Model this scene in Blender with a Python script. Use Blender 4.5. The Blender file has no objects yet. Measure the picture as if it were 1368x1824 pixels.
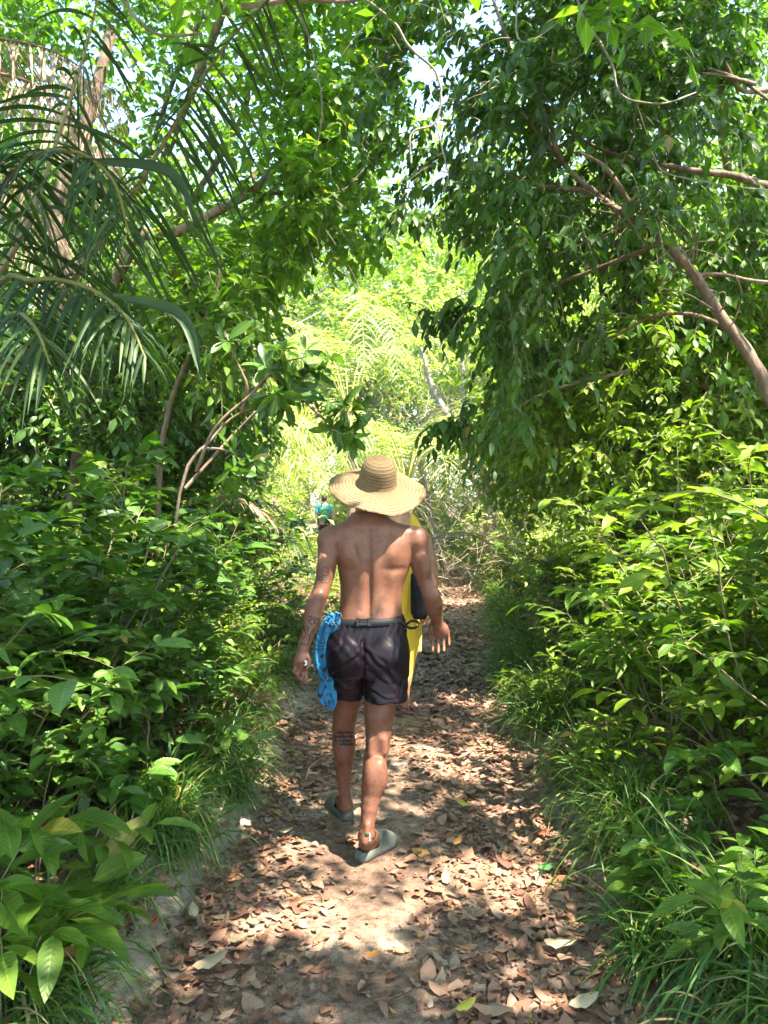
import bpy, math, random
import numpy as np
from mathutils import Vector
R = math.radians
rng = np.random.default_rng(7)
scene = bpy.context.scene
# ---------------------------------------------------------------- camera
F = 1380.0
PITCH = R(1.3)
CAMZ = 1.6
cam = bpy.data.objects.new('camera', bpy.data.cameras.new('camera'))
scene.collection.objects.link(cam)
cam.location = (0, 0, CAMZ)
cam.rotation_euler = (R(90) - PITCH, 0, 0)
cam.data.sensor_fit = 'VERTICAL'
cam.data.angle = 2 * math.atan(912 / F)
cam.data.clip_start = 0.05
cam.data.clip_end = 2000
scene.camera = cam
# ---------------------------------------------------------------- sky, sun, exposure
SUN = np.array([0.40, -0.30, 1.0]); SUN /= np.linalg.norm(SUN)
elev = math.asin(SUN[2]); azim = math.atan2(SUN[0], SUN[1])
world = bpy.data.worlds.new('World'); scene.world = world
world.use_nodes = True
wn = world.node_tree.nodes; wl = world.node_tree.links
sky = wn.new('ShaderNodeTexSky'); sky.sky_type = 'NISHITA'; sky.sun_disc = False
sky.sun_elevation = elev; sky.sun_rotation = azim
sky.air_density = 1.0; sky.dust_density = .5; sky.ozone_density = 2.0
wl.new(sky.outputs[0], wn['Background'].inputs[0])
wn['Background'].inputs[1].default_value = 0.15
sl = bpy.data.lights.new('sun', 'SUN'); sl.energy = 4.0; sl.angle = R(0.6); sl.color = (1, .92, .78)
so = bpy.data.objects.new('sun', sl); scene.collection.objects.link(so)
so.rotation_euler = Vector((-SUN[0], -SUN[1], -SUN[2])).to_track_quat('-Z', 'Y').to_euler()
so.location = (0, 0, 30)
scene.view_settings.view_transform = 'Standard'
scene.view_settings.look = 'None'
scene.view_settings.gamma = 1
scene.view_settings.exposure = 2.82
cy = scene.cycles
cy.max_bounces = 8; cy.diffuse_bounces = 5; cy.glossy_bounces = 2; cy.transmission_bounces = 5
cy.transparent_max_bounces = 4
cy.caustics_reflective = False; cy.caustics_refractive = False
cy.sample_clamp_indirect = 6
cy.use_denoising = True
cy.use_adaptive_sampling = True; cy.adaptive_threshold = 0.02

def P(px, py, d):
    """a point seen at photo pixel px,py at depth d metres"""
    x = (px - 684) / F * d; z = (912 - py) / F * d
    c, s = math.cos(PITCH), math.sin(PITCH)
    return np.array([x, d * c + z * s, CAMZ + z * c - d * s])

# ---------------------------------------------------------------- object helpers
def tag(o, label=None, cat=None, group=None, kind=None):
    if label: o['label'] = label
    if cat: o['category'] = cat
    if group: o['group'] = group
    if kind: o['kind'] = kind
    return o
def thing(name, loc, label, cat, group=None, rz=0.0, sc=1.0):
    o = bpy.data.objects.new(name, None); scene.collection.objects.link(o)
    o.location = tuple(float(v) for v in loc); o.rotation_euler = (0, 0, rz); o.scale = (sc, sc, sc)
    o.empty_display_size = .1
    return tag(o, label, cat, group)
ORD = 'leftmost second third fourth fifth sixth seventh eighth ninth tenth eleventh twelfth thirteenth fourteenth fifteenth sixteenth seventeenth eighteenth nineteenth twentieth twenty-first twenty-second twenty-third twenty-fourth twenty-fifth twenty-sixth twenty-seventh twenty-eighth twenty-ninth thirtieth'.split()
def row_labels(objs, what, rows):
    """label the objects row by row, counted from the left as seen along the path"""
    for (y0, y1, where) in rows:
        r = sorted([o for o in objs if y0 <= o.location.y < y1], key=lambda o: o.location.x / o.location.y)
        for k, o in enumerate(r):
            o['label'] = ('leftmost' if k == 0 else ('rightmost' if k == len(r) - 1 else ORD[min(k, 29)] + ' from left')) + ' of the ' + what + ' ' + where
def dup(root, loc, rz=0.0, sc=1.0, label=None, group=None, tilt=(0, 0)):
    r = root.copy(); scene.collection.objects.link(r)
    r.location = tuple(float(v) for v in loc); r.rotation_euler = (tilt[0], tilt[1], rz); r.scale = (sc, sc, sc)
    if label: r['label'] = label
    if group: r['group'] = group
    for ch in root.children:
        c = ch.copy(); scene.collection.objects.link(c); c.parent = r
        for g in ch.children:
            d = g.copy(); scene.collection.objects.link(d); d.parent = c
    return r
class MB:
    """collects vertex/face arrays; build() links them as one mesh object"""
    def __init__(s): s.v = []; s.f3 = []; s.f4 = []; s.a = []; s.n = 0
    def add(s, v, f, a=None):
        v = np.asarray(v, dtype=np.float64).reshape(-1, 3); f = np.asarray(f, dtype=np.int64)
        if len(v) == 0 or len(f) == 0: return s
        (s.f3 if f.shape[1] == 3 else s.f4).append(f + s.n)
        s.v.append(v); s.n += len(v)
        s.a.append(np.zeros((len(v), 3)) if a is None else np.asarray(a).reshape(-1, 3))
        return s
    def more(s, f, n0):
        f = np.asarray(f, dtype=np.int64)
        if len(f): (s.f3 if f.shape[1] == 3 else s.f4).append(f + n0)
    def build(s, name, mat, parent=None, smooth=True, world=False):
        v = np.concatenate(s.v) if s.v else np.zeros((0, 3))
        if world and parent is not None: v = v - np.array(parent.location)
        f3 = np.concatenate(s.f3) if s.f3 else np.zeros((0, 3), int)
        f4 = np.concatenate(s.f4) if s.f4 else np.zeros((0, 4), int)
        me = bpy.data.meshes.new(name)
        me.vertices.add(len(v)); me.vertices.foreach_set('co', v.astype(np.float32).ravel())
        nl = f3.size + f4.size
        me.loops.add(nl)
        me.loops.foreach_set('vertex_index', np.concatenate([f3.ravel(), f4.ravel()]).astype(np.int32))
        me.polygons.add(len(f3) + len(f4))
        ls = np.concatenate([np.arange(len(f3)) * 3, len(f3) * 3 + np.arange(len(f4)) * 4]).astype(np.int32)
        me.polygons.foreach_set('loop_start', ls)
        me.polygons.foreach_set('use_smooth', np.full(len(ls), smooth))
        at = me.attributes.new('lf', 'FLOAT_VECTOR', 'POINT')
        at.data.foreach_set('vector', np.concatenate(s.a).astype(np.float32).ravel() if s.a else [])
        me.update(calc_edges=True)
        for m in (mat if isinstance(mat, (list, tuple)) else [mat]): me.materials.append(m)
        o = bpy.data.objects.new(name, me); scene.collection.objects.link(o)
        if parent is not None: o.parent = parent
        return o
def nrm(a):
    return a / np.maximum(np.linalg.norm(a, axis=-1, keepdims=True), 1e-9)
# ---- leaves
def ovate(ts, p=1.0, q=.75):
    w = np.sin(np.pi * ts ** p) ** q
    return w / w.max()
def leaf_template(rows, curve=.18, fold=.25, p=.85, q=.8, wavy=0.0):
    ts = np.linspace(0, 1, rows + 2)[1:-1]
    w = .5 * ovate(ts, p, q)
    def zc(t): return .12 * t - curve * t * t
    v = [(0, 0, zc(0))]; m = [0]; tt = [0]
    for t, ww in zip(ts, w):
        wz = wavy * math.sin(t * 17)
        v += [(t, -ww, zc(t) + fold * ww * .5 + wz), (t, 0, zc(t)), (t, ww, zc(t) + fold * ww * .5 - wz)]
        m += [1, 0, 1]; tt += [t] * 3
    v.append((1, 0, zc(1))); m.append(0); tt.append(1)
    tri = [(0, 2, 1), (0, 3, 2)]; quad = []
    for r in range(rows - 1):
        a = 1 + 3 * r; b = a + 3
        quad += [(a, a + 1, b + 1, b), (a + 1, a + 2, b + 2, b + 1)]
    a = 1 + 3 * (rows - 1); e = len(v) - 1
    tri += [(a, a + 1, e), (a + 1, a + 2, e)]
    return np.array(v, float), np.array(tri), np.array(quad) if quad else np.zeros((0, 4), int), np.array(m, float), np.array(tt, float)
T_HI = leaf_template(5, curve=.22, fold=.3, wavy=.008)
T_MD = leaf_template(2, curve=.2, fold=.3)
T_LO = leaf_template(1, curve=.1, fold=.35, p=.8)
T_OB = leaf_template(4, curve=.14, fold=.2, p=1.35, q=.8)     # widest past the middle
T_DRY = leaf_template(3, curve=-.12, fold=-.35, wavy=.05, p=.95)
T_DRY2 = leaf_template(3, curve=.25, fold=.5, wavy=.07, p=.8, q=.6)
def leaves(mb, Pn, D, N, L, W, T=T_MD, rnd=None):
    n = len(Pn)
    if n == 0: return
    tv, tri, quad, m, tt = T
    D = nrm(D); S = nrm(np.cross(D, N)); N = np.cross(S, D)
    L = np.broadcast_to(np.asarray(L, float), (n,)); W = np.broadcast_to(np.asarray(W, float), (n,))
    v = Pn[:, None, :] + (L[:, None, None] * tv[None, :, 0:1]) * D[:, None, :] \
        + (W[:, None, None] * tv[None, :, 1:2]) * S[:, None, :] + (L[:, None, None] * tv[None, :, 2:3]) * N[:, None, :]
    if rnd is None: rnd = rng.random(n)
    k = len(tv)
    a = np.stack([np.repeat(rnd[:, None], k, 1), np.tile(m, (n, 1)), np.tile(tt, (n, 1))], -1)
    n0 = mb.n
    base = (np.arange(n) * k)[:, None, None]
    mb.add(v.reshape(-1, 3), (tri[None] + base).reshape(-1, 3), a)
    if len(quad): mb.more((quad[None] + base).reshape(-1, 4), n0)
# ---- tubes along many polylines at once:  Pl (n,k,3), Rd (n,k)
def tubes(mb, Pl, Rd, sides=5, rnd=None):
    Pl = np.asarray(Pl, float); Rd = np.asarray(Rd, float)
    if Pl.ndim == 2: Pl = Pl[None]; Rd = Rd[None]
    n, k, _ = Pl.shape
    if n == 0: return
    T = np.gradient(Pl, axis=1); T = nrm(T)
    ref = np.where(np.abs(T[:, :1, 2:3]) > .9, np.array([1., 0, 0]), np.array([0, 0, 1.]))
    A = nrm(np.cross(T, np.broadcast_to(ref, T.shape))); B = np.cross(T, A)
    an = np.arange(sides) / sides * 2 * np.pi
    v = Pl[:, :, None, :] + Rd[:, :, None, None] * (np.cos(an)[None, None, :, None] * A[:, :, None, :] + np.sin(an)[None, None, :, None] * B[:, :, None, :])
    i = np.arange(k - 1)[:, None] * sides; j = np.arange(sides)[None, :]; j2 = (j + 1) % sides
    f = np.stack([i + j, i + j2, i + sides + j2, i + sides + j], -1).reshape(-1, 4)
    f = (f[None] + (np.arange(n) * k * sides)[:, None, None]).reshape(-1, 4)
    if rnd is None: rnd = rng.random(n)
    a = np.zeros((n, k, sides, 3)); a[..., 0] = np.asarray(rnd)[:, None, None]; a[..., 2] = np.linspace(0, 1, k)[None, :, None]
    mb.add(v.reshape(-1, 3), f, a.reshape(-1, 3))
def spline(pts, k):
    """Catmull-Rom through pts -> k points"""
    p = np.asarray(pts, float); n = len(p)
    if n == 2: return p[0] + (p[1] - p[0]) * np.linspace(0, 1, k)[:, None]
    q = np.vstack([2 * p[0] - p[1], p, 2 * p[-1] - p[-2]])
    t = np.linspace(0, n - 1 - 1e-6, k); i = t.astype(int); u = (t - i)[:, None]
    a, b, c, d = q[i], q[i + 1], q[i + 2], q[i + 3]
    return .5 * ((2 * b) + (-a + c) * u + (2 * a - 5 * b + 4 * c - d) * u ** 2 + (-a + 3 * b - 3 * c + d) * u ** 3)
# ---- ribbons (grass blades, palm leaflets)
def ribbons(mb, P0, D, L, W, droop, nseg=5, rnd=None, fold=.25, side=None, peak=.3):
    n = len(P0)
    if n == 0: return
    D = nrm(D); L = np.broadcast_to(np.asarray(L, float), (n,)); W = np.broadcast_to(np.asarray(W, float), (n,)); droop = np.broadcast_to(np.asarray(droop, float), (n,))
    s = np.linspace(0, 1, nseg + 1)
    c = P0[:, None] + D[:, None] * (L[:, None] * s)[..., None]
    c = c + np.array([0, 0, -1.])[None, None] * (droop[:, None] * L[:, None] * s ** 2.2)[..., None]
    T = nrm(np.gradient(c, axis=1))
    if side is None:
        side = np.cross(D, np.array([0, 0, 1.])) + rng.normal(0, .25, (n, 3))
    S = nrm(side[:, None] - T * (side[:, None] * T).sum(-1, keepdims=True))
    N = np.cross(S, T)
    prof = np.where(s < peak, .45 + .55 * s / peak, 1 - (np.maximum(s - peak, 0) / (1 - peak)) ** 1.8); prof = np.maximum(prof, .03)
    w = (W[:, None] * prof * .5)[..., None]
    v = np.stack([c - S * w + N * w * fold, c, c + S * w + N * w * fold], 2)
    k = 3 * (nseg + 1)
    i = np.arange(nseg) * 3
    f = np.concatenate([np.stack([i, i + 1, i + 4, i + 3], -1), np.stack([i + 1, i + 2, i + 5, i + 4], -1)])
    f = (f[None] + (np.arange(n) * k)[:, None, None]).reshape(-1, 4)
    if rnd is None: rnd = rng.random(n)
    a = np.zeros((n, nseg + 1, 3, 3)); a[..., 0] = rnd[:, None, None]; a[..., 1] = np.array([1, 0, 1.])[None, None]; a[..., 2] = s[None, :, None]
    mb.add(v.reshape(-1, 3), f, a.reshape(-1, 3))
# ---------------------------------------------------------------- materials
def newmat(name):
    m = bpy.data.materials.new(name); m.use_nodes = True
    nt = m.node_tree; nt.nodes.clear()
    out = nt.nodes.new('ShaderNodeOutputMaterial')
    return m, nt, out
def N_(nt, typ, **kw):
    n = nt.nodes.new('ShaderNode' + typ)
    for k, v in kw.items():
        if k in n.inputs.keys(): n.inputs[k].default_value = v
        else: setattr(n, k, v)
    return n
def ramp(nt, stops, interp='LINEAR'):
    r = nt.nodes.new('ShaderNodeValToRGB'); r.color_ramp.interpolation = interp
    el = r.color_ramp.elements
    while len(el) > len(stops): el.remove(el[-1])
    for i, (p, c) in enumerate(stops):
        e = el[i] if i < len(el) else el.new(p)
        e.position = p; e.color = (*c, 1) if len(c) == 3 else c
    return r
def leafmat(name, stops, rough=.42, trans=.38, tcol=(1.25, 1.5, .45), spec=.5, rib=(.9, 1.0, .5), ribw=.10, vein=.25):
    m, nt, out = newmat(name); L = nt.links
    at = N_(nt, 'Attribute', attribute_name='lf'); sp = N_(nt, 'SeparateXYZ'); L.new(at.outputs['Vector'], sp.inputs[0])
    rp = ramp(nt, stops); L.new(sp.outputs[0], rp.inputs[0])
    # pale midrib
    rr = ramp(nt, [(0, (.55,) * 3), (ribw, (0,) * 3)]); L.new(sp.outputs[1], rr.inputs[0])
    mx = N_(nt, 'Mix', data_type='RGBA'); L.new(rr.outputs[0], mx.inputs['Factor']); L.new(rp.outputs[0], mx.inputs['A'])
    br = N_(nt, 'Mix', data_type='RGBA', blend_type='MULTIPLY'); br.inputs['Factor'].default_value = 1
    L.new(rp.outputs[0], br.inputs['A']); br.inputs['B'].default_value = (2.6 * rib[0], 2.2 * rib[1], 2.4 * rib[2], 1)
    L.new(br.outputs['Result'], mx.inputs['B'])
    # small blotches
    tc = N_(nt, 'TexCoord'); nz = N_(nt, 'TexNoise', Scale=9.0, Detail=2.0); L.new(tc.outputs['Object'], nz.inputs['Vector'])
    nr = ramp(nt, [(.35, (.82,) * 3), (.65, (1.15,) * 3)]); L.new(nz.outputs[0], nr.inputs[0])
    m2 = N_(nt, 'Mix', data_type='RGBA', blend_type='MULTIPLY'); m2.inputs['Factor'].default_value = 1
    L.new(mx.outputs['Result'], m2.inputs['A']); L.new(nr.outputs[0], m2.inputs['B'])
    pb = N_(nt, 'BsdfPrincipled', Roughness=rough); pb.inputs['Specular IOR Level'].default_value = spec
    L.new(m2.outputs['Result'], pb.inputs['Base Color'])
    if vein:
        # side veins as a bump: stripes running out from the midrib
        ma = N_(nt, 'Math', operation='MULTIPLY_ADD'); L.new(sp.outputs[1], ma.inputs[0]); ma.inputs[1].default_value = -.16; L.new(sp.outputs[2], ma.inputs[2])
        mb_ = N_(nt, 'Math', operation='MULTIPLY'); L.new(ma.outputs[0], mb_.inputs[0]); mb_.inputs[1].default_value = 62
        ms = N_(nt, 'Math', operation='SINE'); L.new(mb_.outputs[0], ms.inputs[0])
        bp = N_(nt, 'Bump', Strength=vein, Distance=.002); L.new(ms.outputs[0], bp.inputs['Height']); L.new(bp.outputs[0], pb.inputs['Normal'])
    tl = N_(nt, 'BsdfTranslucent'); tm = N_(nt, 'Mix', data_type='RGBA', blend_type='MULTIPLY'); tm.inputs['Factor'].default_value = 1
    L.new(m2.outputs['Result'], tm.inputs['A']); tm.inputs['B'].default_value = (*tcol, 1); L.new(tm.outputs['Result'], tl.inputs[0])
    ms_ = N_(nt, 'MixShader'); ms_.inputs[0].default_value = trans
    L.new(pb.outputs[0], ms_.inputs[1]); L.new(tl.outputs[0], ms_.inputs[2]); L.new(ms_.outputs[0], out.inputs[0])
    return m
def plainmat(name, stops, rough=.8, scale=8.0, bump=.3, bscale=30.0, spec=.3, stretch=(1, 1, 1), sheen=0.0, usern=False, detail=6.0, bdist=.01):
    m, nt, out = newmat(name); L = nt.links
    tc = N_(nt, 'TexCoord'); mp = N_(nt, 'Mapping'); mp.inputs['Scale'].default_value = stretch; L.new(tc.outputs['Object'], mp.inputs[0])
    nz = N_(nt, 'TexNoise', Scale=scale, Detail=detail, Roughness=.6); L.new(mp.outputs[0], nz.inputs['Vector'])
    rp = ramp(nt, stops)
    if usern:
        at = N_(nt, 'Attribute', attribute_name='lf'); sp = N_(nt, 'SeparateXYZ'); L.new(at.outputs['Vector'], sp.inputs[0])
        mm = N_(nt, 'Math', operation='MULTIPLY_ADD'); L.new(nz.outputs[0], mm.inputs[0]); mm.inputs[1].default_value = .35; 
        m3 = N_(nt, 'Math', operation='MULTIPLY'); L.new(sp.outputs[0], m3.inputs[0]); m3.inputs[1].default_value = .8
        L.new(m3.outputs[0], mm.inputs[2]); L.new(mm.outputs[0], rp.inputs[0])
    else: L.new(nz.outputs[0], rp.inputs[0])
    pb = N_(nt, 'BsdfPrincipled', Roughness=rough); pb.inputs['Specular IOR Level'].default_value = spec
    if sheen: pb.inputs['Sheen Weight'].default_value = sheen
    L.new(rp.outputs[0], pb.inputs['Base Color'])
    if bump:
        n2 = N_(nt, 'TexNoise', Scale=bscale, Detail=6.0, Roughness=.65); L.new(mp.outputs[0], n2.inputs['Vector'])
        bp = N_(nt, 'Bump', Strength=bump, Distance=bdist); L.new(n2.outputs[0], bp.inputs['Height']); L.new(bp.outputs[0], pb.inputs['Normal'])
    L.new(pb.outputs[0], out.inputs[0])
    return m
# ================================================================ ground layout
PY = [-6, 0, 2.3, 3.5, 6, 8.2, 10, 13, 16, 18.5, 21, 24, 28, 40]
PX = [0, 0, .03, .06, .10, .42, .80, 1.25, 1.25, .7, -.4, -1.7, -2.9, -3]
PW = [.95, .95, .93, .82, .80, .72, .58, .42, .40, .42, .45, .5, .5, .5]
def pcx(y): return np.interp(y, PY, PX)
def phw(y): return np.interp(y, PY, PW)
def sst(a): a = np.clip(a, 0, 1); return a * a * (3 - 2 * a)
def wob(x, y, s=1.0):
    return (np.sin(x * 2.1 * s + 1.3 * np.sin(y * 1.7 * s)) + np.sin(y * 2.7 * s + 1.1 + 1.7 * np.sin(x * 1.3 * s)) + .6 * np.sin(x * 5.3 * s + y * 4.1 * s)) / 2.6
def edge_d(x, y):
    """distance outside the trodden path (negative on it), sign side separately"""
    return np.abs(x - pcx(y)) - phw(y) * (1 + .10 * wob(x * 0 + np.sign(x - pcx(y)) * 3, y, 1.3))
def gh(x, y):
    x = np.asarray(x, float); y = np.asarray(y, float)
    d = edge_d(x, y); fade = np.clip((40 - y) / 25, 0, 1)
    bank = .17 * sst((d + .08) / .34) + .045 * np.clip(d - .2, 0, 6)
    return (bank + .018 * wob(x, y, 2.2) * sst((d + .4) / .5) - .015 * sst(-d / .5)) * fade + .012 * wob(x, y, .9)
def G(px, py):
    """ground point seen at a photo pixel"""
    d = 3.0
    for _ in range(40):
        p = P(px, py, d); d = d * (CAMZ) / max(CAMZ - (p[2] - float(gh(p[0], p[1]))), .05) if p[2] < CAMZ else d * 1.5
    p = P(px, py, d); p[2] = float(gh(p[0], p[1])); return p
def on_ground(x, y): return np.array([x, y, float(gh(x, y))])
# ---- openings cut in the canopy to let sun patches fall where wanted: (ground x, ground y, radius x, radius y)
def sunfoot(p): return p[0] - SUN[0] / SUN[2] * p[2], p[1] - SUN[1] / SUN[2] * p[2]
GAPS = []
for (px, py, rx, ry) in [(465, 1402, 66, 13), (560, 1645, 135, 40), (700, 1625, 80, 28), (800, 1570, 110, 32), (425, 1585, 45, 16), (520, 1520, 55, 18),
                         (730, 1440, 55, 12), (860, 1380, 50, 8), (810, 1165, 75, 11), (900, 1730, 34, 18), (760, 1760, 30, 12), (575, 1175, 25, 6), (700, 1330, 40, 8),
                         (1010, 1640, 30, 9), (360, 1680, 30, 9), (980, 1450, 30, 6), (300, 1500, 40, 12), (330, 1215, 60, 20), (640, 1690, 90, 22), (480, 1650, 60, 16), (840, 1545, 60, 12), (1240, 1640, 150, 60), (1130, 1470, 90, 18), (960, 1270, 60, 14), (330, 1480, 60, 14)]:
    g = G(px, py); d = g[1]
    e = abs(G(px, py + ry)[1] - G(px, py - ry)[1]) / 2
    GAPS.append((g[0], g[1], rx / F * d, max(e, .04)))
for (px, py, d, r) in [(742, 962, 3.42, .075), (671, 870, 3.45, .27), (600, 960, 3.42, .05), (690, 1060, 3.4, .04), (640, 1180, 3.38, .06), (690, 1200, 3.38, .07), (668, 1385, 3.38, .12), (655, 1500, 3.36, .12),
                       (790, 1125, 3.7, .07), (745, 1150, 5.8, .2), (590, 1200, 3.4, .08), (575, 1030, 3.4, .035),
                       (1120, 780, 4.0, .3), (1250, 850, 3.4, .3), (960, 1060, 6.0, .5), (1180, 900, 4.2, .25), (1330, 900, 3.2, .2), (980, 900, 7, .5), (900, 980, 8, .5),
                       (320, 1000, 3.8, .12), (250, 1090, 3.0, .12), (380, 860, 4.5, .25), (560, 700, 5.2, .4), (450, 960, 6.5, .4), (60, 880, 3, .15), (420, 1200, 4.2, .15), (200, 950, 4, .15), (130, 1250, 2.6, .12)]:
    x, y = sunfoot(P(px, py, d)); GAPS.append((x, y, r, r))
GAPS = np.array(GAPS)
def sunlit(p):
    """True where a leaf at p would block one of the cut sun openings"""
    fx = p[:, 0] - SUN[0] / SUN[2] * p[:, 2]; fy = p[:, 1] - SUN[1] / SUN[2] * p[:, 2]
    jx = fx + .035 * np.sin(fy * 31 + 3 * np.sin(fx * 17)); jy = fy + .035 * np.sin(fx * 29 + 3 * np.sin(fy * 19))
    q = (((jx[:, None] - GAPS[:, 0]) / GAPS[:, 2]) ** 2 + ((jy[:, None] - GAPS[:, 1]) / GAPS[:, 3]) ** 2).min(1)
    op = q < 1
    op |= (fy > np.where(fx > .5, 8.0, 9.4) + .8 * np.sin(fx * 1.7))
    side = (wob(fx * 1.6, fy * 1.6, 1.0) > np.where(fx > 0, .22, .42)) & (np.abs(fx) > .95)
    return op | side
# ================================================================ materials
M = {}
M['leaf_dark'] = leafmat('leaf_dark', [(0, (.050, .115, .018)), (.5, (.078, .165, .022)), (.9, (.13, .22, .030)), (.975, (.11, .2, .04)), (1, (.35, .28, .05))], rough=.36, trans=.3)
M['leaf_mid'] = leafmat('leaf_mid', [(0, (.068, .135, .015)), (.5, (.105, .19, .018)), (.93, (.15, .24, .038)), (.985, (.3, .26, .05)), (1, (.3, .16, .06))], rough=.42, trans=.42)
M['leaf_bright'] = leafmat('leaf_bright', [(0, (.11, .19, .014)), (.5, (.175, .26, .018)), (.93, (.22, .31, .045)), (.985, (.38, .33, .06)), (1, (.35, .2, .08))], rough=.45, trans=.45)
M['leaf_canopy'] = leafmat('leaf_canopy', [(0, (.050, .115, .018)), (.5, (.08, .16, .022)), (.95, (.12, .22, .03)), (.99, (.3, .2, .04)), (1, (.28, .13, .05))], rough=.42, trans=.52, tcol=(2.1, 2.3, .5))
M['leaf_canopy_dark'] = leafmat('leaf_canopy_dark', [(0, (.036, .085, .012)), (.6, (.058, .13, .015)), (.96, (.09, .18, .02)), (.99, (.25, .17, .04)), (1, (.28, .13, .05))], rough=.4, trans=.33, tcol=(2.0, 2.2, .5))
M['leaf_far_washed'] = leafmat('leaf_far_washed', [(0, (.20, .26, .09)), (.5, (.33, .38, .14)), (.9, (.48, .52, .26)), (1, (.6, .56, .38))], rough=.5, trans=.45, vein=0)  # leaf colours paled to carry the sun-washed look of the distance
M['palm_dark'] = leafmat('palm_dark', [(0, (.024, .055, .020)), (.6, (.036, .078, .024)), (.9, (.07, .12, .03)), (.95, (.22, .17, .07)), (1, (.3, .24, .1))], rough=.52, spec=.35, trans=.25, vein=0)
M['palm_washed'] = leafmat('palm_washed', [(0, (.18, .24, .07)), (.6, (.31, .36, .13)), (.85, (.48, .47, .20)), (1, (.5, .42, .14))], rough=.42, trans=.42, vein=0)  # frond colours lifted pale, sun glare of the clearing put into them
M['straw'] = leafmat('straw', [(0, (.16, .10, .065)), (.5, (.28, .19, .12)), (1, (.45, .35, .25))], rough=.7, trans=.25, tcol=(1.1, 1, .8), vein=0, rib=(.5, .5, .45))
M['grass'] = leafmat('grass', [(0, (.05, .12, .02)), (.55, (.085, .18, .03)), (.76, (.17, .25, .05)), (.85, (.33, .27, .11)), (1, (.42, .33, .18))], rough=.45, trans=.4, vein=0)
M['litter'] = leafmat('litter', [(0, (.12, .050, .030)), (.25, (.21, .096, .056)), (.5, (.30, .155, .092)), (.74, (.36, .215, .135)), (.88, (.25, .17, .12)), (.97, (.38, .26, .18)), (.99, (.42, .2, .06)), (1, (.36, .30, .09))], rough=.6, trans=.12, tcol=(1, .8, .5), rib=(.5, .5, .5), vein=.1)
M['leaf_tan'] = leafmat('leaf_tan', [(0, (.44, .32, .19)), (1, (.52, .40, .26))], rough=.6, trans=.15, tcol=(1, .8, .5), rib=(.5, .5, .5))
M['leaf_orange'] = leafmat('leaf_orange', [(0, (.50, .20, .05)), (1, (.6, .28, .07))], rough=.5, trans=.15, tcol=(1, .8, .5), rib=(.5, .5, .5))
M['leaf_red'] = leafmat('leaf_red', [(0, (.35, .06, .03)), (1, (.42, .09, .03))], rough=.5, trans=.15, tcol=(1, .8, .5), rib=(.5, .5, .5))
M['leaf_yellow'] = leafmat('leaf_yellow', [(0, (.55, .48, .06)), (1, (.62, .5, .08))], rough=.5, trans=.3, tcol=(1, 1, .5), rib=(.5, .5, .5))
M['leaf_green_fallen'] = leafmat('leaf_green_fallen', [(0, (.07, .2, .06)), (1, (.08, .24, .07))], rough=.45, trans=.2)
M['bark'] = plainmat('bark', [(.3, (.13, .085, .06)), (.5, (.24, .165, .12)), (.7, (.36, .27, .20))], rough=.85, scale=14, bump=.7, bscale=40, stretch=(1, 1, .35))
M['bark_red'] = plainmat('bark_red', [(.3, (.09, .058, .04)), (.5, (.18, .12, .085)), (.62, (.26, .185, .135)), (.75, (.38, .31, .25))], rough=.85, scale=16, bump=.9, bscale=50, stretch=(1, 1, .4))
M['bark_grey'] = plainmat('bark_grey', [(.3, (.16, .14, .12)), (.55, (.30, .27, .24)), (.75, (.45, .42, .38))], rough=.85, scale=16, bump=.5, bscale=50)
M['twig'] = plainmat('twig', [(.2, (.13, .09, .06)), (.6, (.28, .2, .14)), (.9, (.45, .38, .30))], rough=.85, bump=0, usern=True)
M['stem'] = plainmat('stem', [(.2, (.11, .10, .04)), (.6, (.20, .17, .08)), (.9, (.30, .22, .13))], rough=.7, bump=0, usern=True)
M['petiole'] = plainmat('petiole', [(.3, (.13, .13, .035)), (.7, (.22, .20, .06))], rough=.6, bump=.3)
M['petiole_pale'] = plainmat('petiole_pale', [(.3, (.26, .24, .15)), (.7, (.34, .31, .2))], rough=.6, bump=.1)

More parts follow.
